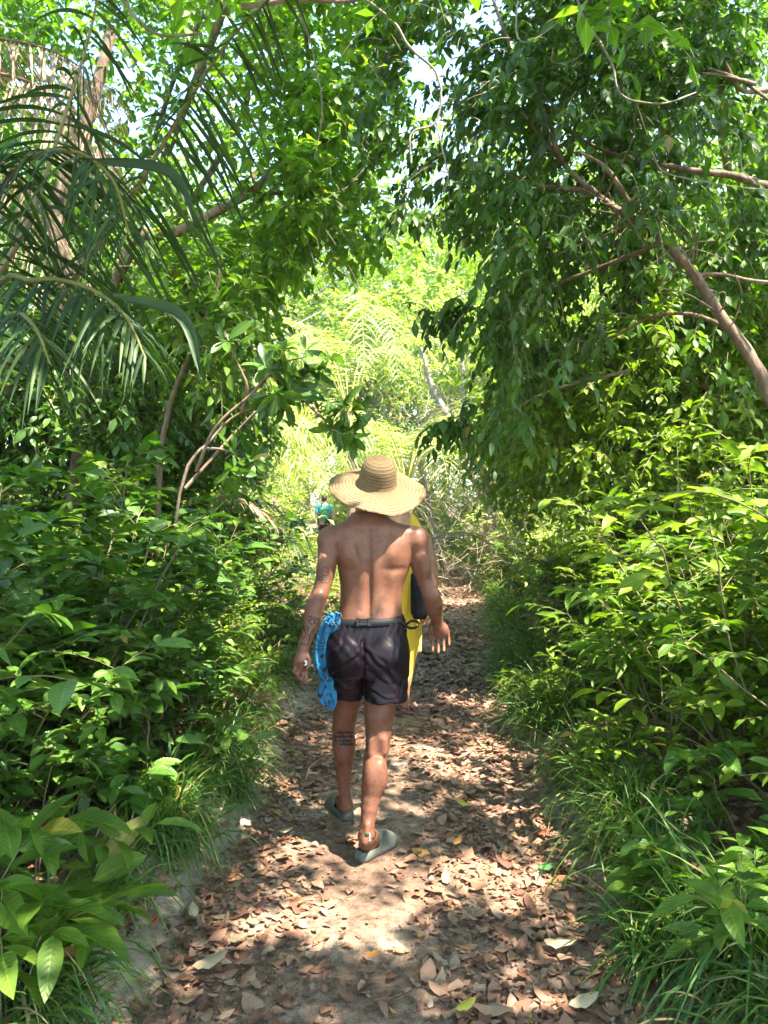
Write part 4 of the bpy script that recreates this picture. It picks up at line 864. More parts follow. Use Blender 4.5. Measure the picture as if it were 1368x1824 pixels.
# background palms
def palm(x, y, h, L, nf, lab, grp, up=1.0, mat='palm_washed'):
    t = thing('palm_tree', (x, y, float(gh(x, y))), lab, 'palm', grp)
    mt = MB(); limb(mt, [(0, 0, -.05), (.05, 0, h * .5), (0, 0, h)], .09, .07, 16, 10); mt.build('trunk', M['bark'], t)
    for k in range(nf):
        a = k * 2.4 + rng.normal(0, .15); el = rng.uniform(.5, 1.0) * up; d = np.array([math.cos(a), math.sin(a), 0])
        l = L * rng.uniform(.8, 1.1)
        pts = [(0, 0, h), d * l * .22 + (0, 0, h + l * .33 * (el + .3)), d * l * .55 + (0, 0, h + l * .55 * el), d * l * .85 + (0, 0, h + l * .5 * el - l * .12), d * l * 1.0 + (0, 0, h + l * .35 * el - l * .3)]
        ml = MB(); ms = MB(); frond(ml, ms, pts, 34, .5 * L / 2.2, .028, .45, .25, .014, 24, .55, .15, 5, (0, 1))
        ml.add(np.concatenate(ms.v), ms.f4[0], np.concatenate(ms.a) * 0 + np.array([.9, .5, .5]))
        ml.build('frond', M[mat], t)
    return t
GP = 'pale palms in the clearing'
palm(-2.7, 10.8, 1.3, 2.3, 13, 'yellow-green palm in the clearing above and left of the straw hat', GP, 1.2)
palm(.35, 12.4, 1.5, 2.2, 12, 'yellow-green palm in the clearing directly above the straw hat', GP, 1.1)
palm(-2.7, 11.6, 1.4, 2.4, 12, 'tall pale palm in the clearing behind the rosette shrub', GP, 1.3)
palm(-.7, 15.5, 3.0, 2.7, 13, 'tallest pale palm of the clearing, its fan standing against the sky gap', GP, 1.4)
palm(-2.3, 8.8, .5, 1.5, 10, 'low feathery palm left of the straw hat', GP, 1.1, 'palm_dark')
# tangle of bare twigs
def tangle(x, y, h, w, n, lab, m='twig'):
    mt = MB(); p0 = np.array([x, y, float(gh(x, y))]) + rng.normal(0, 1, (n, 3)) * np.array([w, w * .7, 0]) + np.array([0, 0, 1.]) * (rng.random((n, 1)) ** 1.2 * h)
    c = curve_sticks(p0, rng.normal(0, 1, (n, 3)) + np.array([0, 0, .7]), rng.uniform(.3, 1.1, n), rng.uniform(-.2, .6, n), 7, .35)
    tubes(mt, c, np.linspace(1, .3, 7)[None] * rng.uniform(.003, .009, (n, 1)), 3)
    return tag(mt.build('bare_shrub', M[m]), lab, 'shrub', 'bare tangled shrubs')
tangle(1.0, 12.8, 3.2, .6, 230, 'tangle of bare grey-tan twigs above and right of the straw hat')
tangle(1.9, 12.0, 1.1, .5, 170, 'low tangle of dry brown twigs right of the walker\'s shoulder')
tangle(-2.3, 11.6, 1.3, .45, 200, 'low tangle of dry twigs left of the straw hat')
# dead fronds
def dead(pts, n, lf, lab, w=.02):
    ml = MB(); ms = MB(); frond(ml, ms, pts, n, lf, w, .35, .15, .014, 24, .8, .05, 5, (.3, 1)); ml.add(np.concatenate(ms.v), ms.f4[0], np.concatenate(ms.a))
    tag(ml.build('dead_palm_frond', M['straw']), lab, 'palm frond', 'dead palm fronds')
dead([P(745, 985, 9.0), P(780, 955, 9.2), P(830, 950, 9.5), P(885, 975, 9.6)], 34, .42, 'dead straw-coloured palm frond arching at the right path edge beyond the walkers', .022)
dead([P(900, 800, 8.5), P(890, 830, 8.5), P(868, 862, 8.5)], 22, .35, 'withered pale frond hanging beside the grey trunks')
dead([P(390, 885, 6.8), P(430, 890, 6.8), P(480, 925, 6.8), P(505, 965, 6.8)], 34, .30, 'dead brown palm frond drooping left of the walker\'s shoulder', .012)
dead([P(470, 850, 9.5), P(490, 900, 9.5), P(480, 960, 9.5)], 30, .3, 'dead frond standing near the distant hiker')
# ================================================================ figures: one smooth implicit surface per body
class Field:
    def __init__(s, lo, hi, h):
        s.h = h; s.lo = np.array(lo, float); s.n = np.ceil((np.array(hi) - s.lo) / h).astype(int) + 1
        s.ax = [(s.lo[i] + h * np.arange(s.n[i])).astype(np.float32) for i in range(3)]
        s.F = np.full(tuple(s.n), .15, np.float32)
    def sl(s, lo, hi):
        a = np.clip(np.floor((np.array(lo) - s.lo) / s.h).astype(int), 0, s.n); b = np.clip(np.ceil((np.array(hi) - s.lo) / s.h).astype(int) + 1, 0, s.n)
        return tuple(slice(a[i], b[i]) for i in range(3))
    def grid(s, w): return s.ax[0][w[0]][:, None, None], s.ax[1][w[1]][None, :, None], s.ax[2][w[2]][None, None, :]
    def put(s, lo, hi, fn, k=.02, mode='add'):
        w = s.sl(np.array(lo) - k - .02, np.array(hi) + k + .02)
        if min(x.stop - x.start for x in w) <= 0: return
        X, Y, Z = s.grid(w); d = fn(X, Y, Z); F = s.F[w]
        if mode == 'add':
            hh = np.maximum(k - np.abs(F - d), 0) / max(k, 1e-6); s.F[w] = np.minimum(F, d) - hh * hh * k * .25
        elif mode == 'sub':
            d = -d; hh = np.maximum(k - np.abs(F - d), 0) / max(k, 1e-6); s.F[w] = np.maximum(F, d) + hh * hh * k * .25
        elif mode == 'off': s.F[w] = F + d
    def cone(s, a, b, ra, rb, k=.02, mode='add'):
        a = np.array(a, float); b = np.array(b, float); r = max(ra, rb)
        def fn(X, Y, Z):
            d = b - a; L = float(d @ d) + 1e-9
            t = np.clip(((X - a[0]) * d[0] + (Y - a[1]) * d[1] + (Z - a[2]) * d[2]) / L, 0, 1)
            return np.sqrt((X - a[0] - t * d[0]) ** 2 + (Y - a[1] - t * d[1]) ** 2 + (Z - a[2] - t * d[2]) ** 2) - (ra + (rb - ra) * t)
        s.put(np.minimum(a, b) - r, np.maximum(a, b) + r, fn, k, mode)
    def chain(s, pts, rad, k=.02, n=0, mode='add'):
        pts = np.array(pts, float); rad = np.array(rad, float)
        if n: q = spline(np.hstack([pts, rad[:, None]]), n); pts = q[:, :3]; rad = q[:, 3]
        for i in range(len(pts) - 1): s.cone(pts[i], pts[i + 1], rad[i], rad[i + 1], k if i == 0 else min(k, .004), mode)
    def ell(s, c, r, k=.02, rot=None, mode='add'):
        c = np.array(c, float); r = np.array(r, float); Rm = np.eye(3) if rot is None else np.array(rot)
        def fn(X, Y, Z):
            x, y, z = X - c[0], Y - c[1], Z - c[2]
            u = [(x * Rm[i][0] + y * Rm[i][1] + z * Rm[i][2]) for i in range(3)]
            k0 = np.sqrt((u[0] / r[0]) ** 2 + (u[1] / r[1]) ** 2 + (u[2] / r[2]) ** 2); k1 = np.sqrt((u[0] / r[0] ** 2) ** 2 + (u[1] / r[1] ** 2) ** 2 + (u[2] / r[2] ** 2) ** 2)
            return k0 * (k0 - 1) / np.maximum(k1, 1e-6)
        m = r.max(); s.put(c - m, c + m, fn, k, mode)
    def stack(s, zs, cx, cy, a, b, k=.02, p=2.3):
        """a trunk with a different oval at every height"""
        o = np.argsort(zs); zs = np.array(zs)[o]; cx = np.array(cx)[o]; cy = np.array(cy)[o]; a = np.array(a)[o]; b = np.array(b)[o]
        def sm(z, v):
            zz = np.linspace(zs[0], zs[-1], 200); vv = np.interp(zz, zs, v); ker = np.hanning(17); ker /= ker.sum(); vv = np.convolve(np.pad(vv, 8, 'edge'), ker, 'valid'); return np.interp(z, zz, vv)
        def fn(X, Y, Z):
            A = sm(Z, a); B = sm(Z, b); x = (X - sm(Z, cx)) / A; y = (Y - sm(Z, cy)) / B
            q = (np.abs(x) ** p + np.abs(y) ** p) ** (1 / p); d = (q - 1) * np.minimum(A, B)
            out = np.maximum(zs[0] - Z, Z - zs[-1]); return np.maximum(d, out)
        s.put((cx.min() - a.max(), cy.min() - b.max(), zs[0]), (cx.max() + a.max(), cy.max() + b.max(), zs[-1]), fn, k)
    def mesh(s, relax=2):
        F = s.F; ins = F < 0; n = np.array(F.shape); c = ins[:-1, :-1, :-1].astype(np.int8)
        cnt = sum(ins[i:n[0] - 1 + i, j:n[1] - 1 + j, k:n[2] - 1 + k].astype(np.int8) for i in (0, 1) for j in (0, 1) for k in (0, 1))
        idx = np.argwhere((cnt > 0) & (cnt < 8)); N = len(idx); I = np.full(tuple(n - 1), -1, np.int64); I[tuple(idx.T)] = np.arange(N)
        acc = np.zeros((N, 3)); num = np.zeros(N)
        co = [(0, 0, 0), (1, 0, 0), (0, 1, 0), (1, 1, 0), (0, 0, 1), (1, 0, 1), (0, 1, 1), (1, 1, 1)]
        for a in range(8):
            for ax in range(3):
                if co[a][ax]: continue
                A = np.array(co[a]); B = A.copy(); B[ax] = 1
                fa = F[tuple((idx + A).T)]; fb = F[tuple((idx + B).T)]; m = (fa < 0) != (fb < 0)
                t = np.where(m, fa / np.where(m, fa - fb, 1), 0)[:, None]
                acc += m[:, None] * (A + t * (B - A)); num += m
        v = s.lo + s.h * (idx + acc / np.maximum(num, 1)[:, None]); quads = []
        for ax in range(3):
            u, w = [(1, 2), (2, 0), (0, 1)][ax]
            sa = [slice(None)] * 3; sb = [slice(None)] * 3; sa[ax] = slice(0, -1); sb[ax] = slice(1, None)
            e = ins[tuple(sa)] != ins[tuple(sb)]; q = np.argwhere(e); q = q[(q[:, u] > 0) & (q[:, w] > 0) & (q[:, u] < n[u] - 1) & (q[:, w] < n[w] - 1)]
            fl = ins[tuple(q.T)]; du = np.zeros(3, int); du[u] = 1; dw = np.zeros(3, int); dw[w] = 1
            f = np.stack([I[tuple((q - du - dw).T)], I[tuple((q - dw).T)], I[tuple(q.T)], I[tuple((q - du).T)]], -1)
            f[~fl] = f[~fl][:, ::-1]; quads.append(f)
        f = np.concatenate(quads); f = f[(f >= 0).all(1)]
        e = np.concatenate([f[:, [0, 1]], f[:, [1, 2]], f[:, [2, 3]], f[:, [3, 0]]])
        for _ in range(relax):
            a = np.zeros_like(v); c_ = np.zeros(N)
            for i in range(3): a[:, i] = np.bincount(e[:, 0], v[e[:, 1], i], N) + np.bincount(e[:, 1], v[e[:, 0], i], N)
            c_ = np.bincount(e[:, 0], minlength=N) + np.bincount(e[:, 1], minlength=N)
            v = v * .5 + .5 * a / np.maximum(c_, 1)[:, None]
        return v, f
def field_obj(fd, name, mat, parent, relax=2, keep=None):
    v, f = fd.mesh(relax)
    if keep is not None:
        m = keep(v[f].mean(1)); f = f[m]; u, inv = np.unique(f, return_inverse=True); v = v[u]; f = inv.reshape(-1, 4)
    mb = MB(); mb.add(v, f); o = mb.build(name, mat, parent, world=True); return o
def skinmat(name, c0, c1, c2, rough=.48, hair=0.0):
    m, nt, out = newmat(name); L = nt.links; tc = N_(nt, 'TexCoord')
    n1 = N_(nt, 'TexNoise', Scale=11.0, Detail=5.0, Roughness=.6); L.new(tc.outputs['Object'], n1.inputs['Vector'])
    r = ramp(nt, [(.3, c0), (.5, c1), (.7, c2)]); L.new(n1.outputs[0], r.inputs[0])
    n2 = N_(nt, 'TexNoise', Scale=170.0, Detail=4.0, Roughness=.7); mp = N_(nt, 'Mapping'); mp.inputs['Scale'].default_value = (1, 1, .35); L.new(tc.outputs['Object'], mp.inputs[0]); L.new(mp.outputs[0], n2.inputs['Vector'])
    # darker hair on the lower legs and forearms
    sp = N_(nt, 'SeparateXYZ'); L.new(tc.outputs['Object'], sp.inputs[0])
    hz = ramp(nt, [(.10, (.5,) * 3), (.46, (1,) * 3), (.72, (0,) * 3)]); L.new(sp.outputs[2], hz.inputs[0])
    hr = ramp(nt, [(.45, (1,) * 3), (.60, (.62, .55, .5))]); L.new(n2.outputs[0], hr.inputs[0])
    mul = N_(nt, 'Mix', data_type='RGBA', blend_type='MULTIPLY'); hm = N_(nt, 'Math', operation='MULTIPLY'); L.new(hz.outputs[0], hm.inputs[0]); hm.inputs[1].default_value = hair
    L.new(hm.outputs[0], mul.inputs['Factor']); L.new(r.outputs[0], mul.inputs['A']); L.new(hr.outputs[0], mul.inputs['B'])
    n5 = N_(nt, 'TexNoise', Scale=55.0, Detail=4.0, Roughness=.7); L.new(tc.outputs['Object'], n5.inputs['Vector']); r5 = ramp(nt, [(.32, (.84, .80, .78)), (.6, (1.06, 1.05, 1.04))]); L.new(n5.outputs[0], r5.inputs[0])
    vo = N_(nt, 'TexVoronoi', Scale=26.0); L.new(tc.outputs['Object'], vo.inputs['Vector']); r6 = ramp(nt, [(.035, (.35, .28, .25)), (.07, (1, 1, 1))]); L.new(vo.outputs['Distance'], r6.inputs[0])
    m5 = N_(nt, 'Mix', data_type='RGBA', blend_type='MULTIPLY'); m5.inputs['Factor'].default_value = .9; L.new(mul.outputs['Result'], m5.inputs['A']); L.new(r5.outputs[0], m5.inputs['B'])
    m6 = N_(nt, 'Mix', data_type='RGBA', blend_type='MULTIPLY'); m6.inputs['Factor'].default_value = .7; L.new(m5.outputs['Result'], m6.inputs['A']); L.new(r6.outputs[0], m6.inputs['B']); mul = m6
    pb = N_(nt, 'BsdfPrincipled', Roughness=rough); pb.inputs['Specular IOR Level'].default_value = .32
    pb.inputs['Subsurface Weight'].default_value = .12; pb.inputs['Subsurface Radius'].default_value = (.9, .35, .2); pb.inputs['Subsurface Scale'].default_value = .012
    L.new(mul.outputs['Result'], pb.inputs['Base Color'])
    bp = N_(nt, 'Bump', Strength=.22, Distance=.002); L.new(n2.outputs[0], bp.inputs['Height']); L.new(bp.outputs[0], pb.inputs['Normal']); L.new(pb.outputs[0], out.inputs[0]); return m
def clothmat(name, col, rough=.6, spec=.3, sheen=.2, bump=.5, bs=9.0, var=.25, distort=1.5, dist=.012, stretch=(1, 1, .55)):
    m, nt, out = newmat(name); L = nt.links; tc = N_(nt, 'TexCoord'); mp = N_(nt, 'Mapping'); mp.inputs['Scale'].default_value = stretch; L.new(tc.outputs['Object'], mp.inputs[0])
    n = N_(nt, 'TexNoise', Scale=bs, Detail=4.0, Roughness=.55, Distortion=distort); L.new(mp.outputs[0], n.inputs['Vector'])
    r = ramp(nt, [(.3, tuple(c * (1 - var) for c in col)), (.7, tuple(c * (1 + var) for c in col))]); L.new(n.outputs[0], r.inputs[0])
    pb = N_(nt, 'BsdfPrincipled', Roughness=rough); pb.inputs['Specular IOR Level'].default_value = spec; pb.inputs['Sheen Weight'].default_value = sheen
    L.new(r.outputs[0], pb.inputs['Base Color']); bp = N_(nt, 'Bump', Strength=bump, Distance=dist); L.new(n.outputs[0], bp.inputs['Height'])
    wv = N_(nt, 'TexNoise', Scale=420.0, Detail=1.0); L.new(tc.outputs['Object'], wv.inputs['Vector']); b2 = N_(nt, 'Bump', Strength=.15, Distance=.001); L.new(wv.outputs[0], b2.inputs['Height']); L.new(bp.outputs[0], b2.inputs['Normal'])
    L.new(b2.outputs[0], pb.inputs['Normal']); L.new(pb.outputs[0], out.inputs[0]); return m
M['skin'] = skinmat('skin', (.145, .060, .036), (.185, .080, .048), (.23, .105, .064), .45, .75)
M['skin_pale'] = skinmat('skin_pale', (.42, .20, .12), (.48, .24, .14), (.52, .28, .17), .55, 0)
M['hair'] = plainmat('hair', [(.3, (.012, .009, .008)), (.7, (.035, .026, .02))], rough=.5, scale=60, bump=.8, bscale=160)
M['shorts'] = clothmat('shorts_fabric', (.0065, .0024, .0055), .44, .26, .0, .35, 14.0, .25, 1.4, .012)
M['belt'] = clothmat('belt_webbing', (.008, .0085, .010), .6, .2, .0, .2, 90.0, .1, 0, .002, (1, 1, 1))
M['buckle'] = plainmat('buckle_plastic', [(.3, (.014, .014, .016)), (.7, (.022, .022, .024))], rough=.32, bump=0, spec=.5)
M['slide'] = plainmat('slide_foam', [(.3, (.085, .095, .075)), (.7, (.12, .13, .105))], rough=.62, scale=5, bump=.1, bscale=120, spec=.3)
M['ink'] = plainmat('ink', [(.3, (.018, .014, .016)), (.7, (.03, .022, .022))], rough=.6, bump=0)
M['dark_fabric'] = clothmat('dark_fabric', (.010, .010, .012), .6, .15, .0, .4, 20.0)
M['yellow_cloth'] = clothmat('yellow_cloth', (.80, .50, .035), .7, .2, .25, .6, 9.0, .08, 1.2, .012, (1, 1, .3))
M['teal_cloth'] = clothmat('teal_cloth', (.03, .27, .29), .7, .2, .2, .3)
M['green_pack'] = clothmat('green_pack', (.04, .22, .09), .6, .3, .2, .3)
M['white_plastic'] = plainmat('white_plastic', [(0, (.75, .75, .75)), (1, (.82, .82, .82))], rough=.3, bump=0)
M['purple'] = clothmat('sandal_purple', (.10, .02, .06), .5, .3)
M['silver'] = plainmat('anklet_metal', [(0, (.3, .3, .3)), (1, (.5, .5, .5))], rough=.35, bump=0)
M['charm'] = plainmat('charm_stone', [(0, (.02, .05, .025)), (1, (.03, .07, .035))], rough=.3, bump=0)
def straw_mat():
    m, nt, out = newmat('woven_straw'); L = nt.links
    at = N_(nt, 'Attribute', attribute_name='lf'); sp = N_(nt, 'SeparateXYZ'); L.new(at.outputs['Vector'], sp.inputs[0])   # x: angle turns, y: distance along the profile
    cb = N_(nt, 'CombineXYZ')
    sx = N_(nt, 'Math', operation='MULTIPLY'); L.new(sp.outputs[0], sx.inputs[0]); sx.inputs[1].default_value = 90
    sy = N_(nt, 'Math', operation='MULTIPLY'); L.new(sp.outputs[1], sy.inputs[0]); sy.inputs[1].default_value = 260
    L.new(sx.outputs[0], cb.inputs[0]); L.new(sy.outputs[0], cb.inputs[1])
    # plait rows: rounded ridges every 16 mm; within a row slanting strands
    row = N_(nt, 'Math', operation='MULTIPLY'); L.new(sp.outputs[1], row.inputs[0]); row.inputs[1].default_value = 1 / .0155
    fr = N_(nt, 'Math', operation='FRACT'); L.new(row.outputs[0], fr.inputs[0])
    rr = ramp(nt, [(0, (0,) * 3), (.12, (.75,) * 3), (.5, (1,) * 3), (.88, (.75,) * 3), (1, (0,) * 3)]); L.new(fr.outputs[0], rr.inputs[0])
    hb = N_(nt, 'Math', operation='SUBTRACT'); L.new(fr.outputs[0], hb.inputs[0]); hb.inputs[1].default_value = .5
    ab = N_(nt, 'Math', operation='ABSOLUTE'); L.new(hb.outputs[0], ab.inputs[0])
    st = N_(nt, 'Math', operation='MULTIPLY_ADD'); L.new(sp.outputs[0], st.inputs[0]); st.inputs[1].default_value = 150; L.new(ab.outputs[0], st.inputs[2])
    s2 = N_(nt, 'Math', operation='MULTIPLY'); L.new(st.outputs[0], s2.inputs[0]); s2.inputs[1].default_value = 6.283
    sn = N_(nt, 'Math', operation='SINE'); L.new(s2.outputs[0], sn.inputs[0])
    nz = N_(nt, 'TexNoise', Scale=1.0, Detail=4.0); L.new(cb.outputs[0], nz.inputs['Vector'])
    tc = N_(nt, 'TexCoord'); nb = N_(nt, 'TexNoise', Scale=9.0, Detail=3.0); L.new(tc.outputs['Object'], nb.inputs['Vector'])
    rc = ramp(nt, [(.3, (.125, .078, .037)), (.5, (.19, .127, .062)), (.7, (.255, .18, .095))]); L.new(nz.outputs[0], rc.inputs[0])
    rb = ramp(nt, [(.3, (.86, .84, .8)), (.7, (1.08, 1.06, 1.0))]); L.new(nb.outputs[0], rb.inputs[0])
    dk = ramp(nt, [(0, (.45, .38, .3)), (.5, (1, 1, 1))]); L.new(rr.outputs[0], dk.inputs[0])
    a = N_(nt, 'Mix', data_type='RGBA', blend_type='MULTIPLY'); a.inputs['Factor'].default_value = 1; L.new(rc.outputs[0], a.inputs['A']); L.new(rb.outputs[0], a.inputs['B'])
    b = N_(nt, 'Mix', data_type='RGBA', blend_type='MULTIPLY'); b.inputs['Factor'].default_value = .8; L.new(a.outputs['Result'], b.inputs['A']); L.new(dk.outputs[0], b.inputs['B'])
    pb = N_(nt, 'BsdfPrincipled', Roughness=.6); pb.inputs['Specular IOR Level'].default_value = .35; L.new(b.outputs['Result'], pb.inputs['Base Color'])
    hh = N_(nt, 'Math', operation='MULTIPLY_ADD'); L.new(sn.outputs[0], hh.inputs[0]); hh.inputs[1].default_value = .22; L.new(rr.outputs[0], hh.inputs[2])
    bp = N_(nt, 'Bump', Strength=.9, Distance=.0035); L.new(hh.outputs[0], bp.inputs['Height']); L.new(bp.outputs[0], pb.inputs['Normal']); L.new(pb.outputs[0], out.inputs[0]); return m
M['hat'] = straw_mat()
def finger(fd, root, dirs, lens, r, k=.004):
    p = np.array(root, float)
    for i, (d, l) in enumerate(zip(dirs, lens)):
        q = p + nrm(np.array(d, float)) * l; fd.cone(p, q, r * (1 - .1 * i), r * (.9 - .1 * i), .005 if i == 0 else .002); p = q
    return p
# ---------------------------------------------------------------- the walker with the straw hat
man = thing('person', (-.10, 3.45, float(gh(-.1, 3.45))), 'bare-backed walker in a wide straw hat, black shorts and grey-green slides, nearest on the path', 'person')
W = lambda px, py, d: P(px, py, d)
fd = Field((-.50, 3.08, -.02), (.42, 4.0, 1.86), .0042)
# torso, silhouette width in photo pixels at depth 3.5
rows_ = [  # y, left x, right x, half depth, centre depth
 (914, 628, 684, .058, 3.50), (926, 617, 697, .066, 3.49), (936, 598, 722, .078, 3.49), (948, 590, 738, .088, 3.50), (965, 592, 742, .100, 3.50), (990, 598, 737, .108, 3.505), (1010, 601, 731, .110, 3.51), (1043, 606, 719, .106, 3.515), (1072, 606, 715, .102, 3.51),
 (1098, 603, 717, .104, 3.50), (1120, 597, 720, .110, 3.49), (1150, 592, 722, .118, 3.48), (1185, 596, 718, .110, 3.48)]
zs = [P(650, r[0], 3.5)[2] for r in rows_]; cxs = [P((r[1] + r[2]) / 2, r[0], 3.5)[0] for r in rows_]; aa = [(r[2] - r[1]) / 2 / F * 3.5 for r in rows_]
fd.stack(zs, cxs, [r[4] for r in rows_], aa, [r[3] for r in rows_], .01, 2.35)
# head and face (looks ahead, away from us), neck
hc = P(669, 868, 3.555)
fd.cone(P(656, 930, 3.51), P(662, 895, 3.53), .060, .056, .03)
fd.ell(hc, (.076, .094, .108), .02); fd.ell(hc + (0, .035, -.062), (.056, .062, .055), .03)
fd.ell(hc + (0, .100, -.020), (.013, .022, .022), .012); fd.ell(hc + (0, .093, -.058), (.025, .012, .008), .008)
for s_ in (-1, 1):
    fd.ell(hc + (s_ * .031, .090, .012), (.014, .010, .009), .006, mode='sub'); fd.ell(hc + (s_ * .031, .082, .012), (.012, .011, .010), .004)
    fd.ell(hc + (s_ * .079, .0, -.01), (.010, .020, .032), .008)
# shoulders, arms
def arm(pts, rads, n=14): fd.chain(pts, rads, .03, n)
aL = [W(602, 955, 3.50), W(587, 964, 3.49), W(583, 1005, 3.46), W(573, 1050, 3.43), W(562, 1078, 3.41), W(556, 1105, 3.39), W(546, 1135, 3.365), W(541, 1152, 3.355)]
arm(aL, [.046, .047, .044, .037, .041, .038, .027, .0235])
fd.ell(W(583, 960, 3.49), (.040, .056, .052), .03)
aR = [W(726, 955, 3.50), W(742, 964, 3.50), W(749, 1005, 3.50), W(761, 1040, 3.50), W(770, 1066, 3.50), W(773, 1080, 3.56), W(775, 1093, 3.64), W(778, 1103, 3.70)]
arm(aR, [.046, .048, .044, .039, .041, .040, .032, .026])
fd.ell(W(745, 960, 3.50), (.042, .056, .052), .03)
# back relief: spine furrow, shoulder blades, lats, lower-back dimples
spx = P(656, 1000, 3.4)[0]
def relief(X, Y, Z):
    back = np.clip((3.50 - Y) / .06, 0, 1); cx = spx + .006 * np.sin((Z - 1.0) * 6)
    zt = P(0, 935, 3.4)[2]; zb = P(0, 1100, 3.4)[2]
    on = np.clip((zt - Z) / .06, 0, 1) * np.clip((Z - zb + .05) / .06, 0, 1); low = np.clip((zt - Z) / (zt - zb), 0, 1)
    d = (.0065 + .006 * low) * np.exp(-((X - cx) / .011) ** 2) * on
    er = np.exp(-((np.abs(X - cx) - .034) / .022) ** 2) * on * low; d = d - .007 * er
    for s_, px_, py_ in ((-1, 615, 985), (1, 700, 985)):
        c = P(px_, py_, 3.4); dx = X - c[0]; dz = Z - c[2]
        u = dx * .35 * s_ + dz; vv = dx - dz * .30 * s_
        d = d - .0125 * np.exp(-(vv / .040) ** 2 - (u / .062) ** 2)
        # sharper inner edge and lower tip of the blade
        d = d + .0055 * np.exp(-((vv + s_ * .046) / .012) ** 2 - ((u + .005) / .06) ** 2)
        d = d + .0045 * np.exp(-((dx - s_ * .01) / .05) ** 2 - ((dz + .075) / .016) ** 2)
        c2 = P(618 if s_ < 0 else 700, 1035, 3.4); d = d - .004 * np.exp(-((X - c2[0]) / .03) ** 2 - ((Z - c2[2]) / .05) ** 2)
        c3 = P(642 if s_ < 0 else 672, 1090, 3.4); d = d + .003 * np.exp(-((X - c3[0]) / .012) ** 2 - ((Z - c3[2]) / .012) ** 2)
    c = P(656, 940, 3.4); d = d - .006 * np.exp(-((np.abs(X - c[0]) - .035) / .03) ** 2 - ((Z - c[2]) / .03) ** 2)
    return (d * back).astype(np.float32)
fd.put((-.34, 3.3, .85), (.26, 3.52, 1.55), relief, .0, 'off')
# muscles of the upper arms and forearms
fd.ell(W(576, 1010, 3.43), (.026, .028, .055), .02); fd.ell(W(757, 1008, 3.46), (.026, .03, .055), .02)
fd.ell(W(770, 1062, 3.47), (.024, .02, .022), .02); fd.ell(W(568, 1062, 3.395), (.022, .018, .02), .015)
# left hand: a loose fist turned to us, holding a small lighter
hL = W(537, 1175, 3.35); fd.cone(W(541, 1152, 3.355), hL, .0225, .026, .015); fd.ell(hL + (0, -.002, -.005), (.036, .025, .036), .012)
fd.ell(W(537, 1190, 3.355), (.033, .024, .022), .012)
fdirs = [(-.25, -.1, -1), (.25, -.75, -.5), (.7, .15, .55)]
for i, (px_, py_, ln, r_) in enumerate([(527, 1184, (.030, .022, .016), .0098), (532, 1191, (.032, .024, .018), .0100), (539, 1197, (.031, .023, .017), .0096), (545, 1199, (.026, .018, .014), .0085)]):
    finger(fd, W(px_, py_, 3.345), [(-.25 + i * .12, -.3, -.9), (.55, -.55, -.35), (.7, .1, .6)], ln, r_)
finger(fd, W(546, 1166, 3.345), [(.45, -.5, -.65), (-.1, -.35, -.9), (-.55, -.2, -.75)], (.030, .024, .018), .0112)
# right hand: hanging forward and relaxed
hR0 = W(778, 1103, 3.70); hR = W(783, 1118, 3.72); fd.cone(hR0, hR, .025, .027, .015)
pd_ = nrm(W(785, 1130, 3.73) - hR0); fd.ell(hR + pd_ * .012, (.042, .022, .040), .012)
for i, (px_, ln, r_) in enumerate([(771, (.042, .027, .020), .0096), (780, (.046, .030, .021), .0100), (789, (.043, .028, .020), .0096), (798, (.034, .021, .016), .0084)]):
    lat = (px_ - 785) / 30.
    finger(fd, W(px_, 1127 - (i == 3) * 3, 3.728), [(lat * .16 + .03, .05, -1), (lat * .05 + .06, -.22 - .08 * i, -1), (-.03, -.5 - .12 * i, -.85)], ln, r_)
finger(fd, W(770, 1112, 3.715), [(-.35, -.1, -.9), (-.12, .05, -1), (.12, .1, -1)], (.030, .026, .018), .0112)
# legs
kL = W(612, 1296, 3.72)
legL = [W(625, 1180, 3.50), W(621, 1235, 3.60), W(612, 1296, 3.71), W(613, 1328, 3.735), W(612, 1368, 3.745), W(613, 1408, 3.75), W(616, 1432, 3.755)]
fd.chain(legL, [.085, .067, .054, .0545, .041, .029, .031], .03, 16)
fd.ell(W(610, 1332, 3.70), (.038, .040, .075), .03)
legR = [W(682, 1180, 3.50), W(677, 1255, 3.47), W(673, 1325, 3.47), W(668, 1352, 3.46), W(667, 1385, 3.43), W(660, 1425, 3.405), W(655, 1465, 3.385), W(652, 1490, 3.375)]
fd.chain(legR, [.088, .072, .0535, .050, .0545, .0415, .031, .031], .03, 18)
fd.ell(W(663, 1386, 3.395), (.036, .034, .075), .03); fd.ell(W(677, 1380, 3.40), (.03, .034, .068), .03)
for s_ in (-1, 1): fd.cone(W(672 + s_ * 13, 1340, 3.42), W(672 + s_ * 12, 1318, 3.42), .008, .008, .03)   # hamstring cords beside the knee hollow
fd.cone(W(655, 1470, 3.352), W(650, 1500, 3.34), .011, .012, .02)      # Achilles tendon
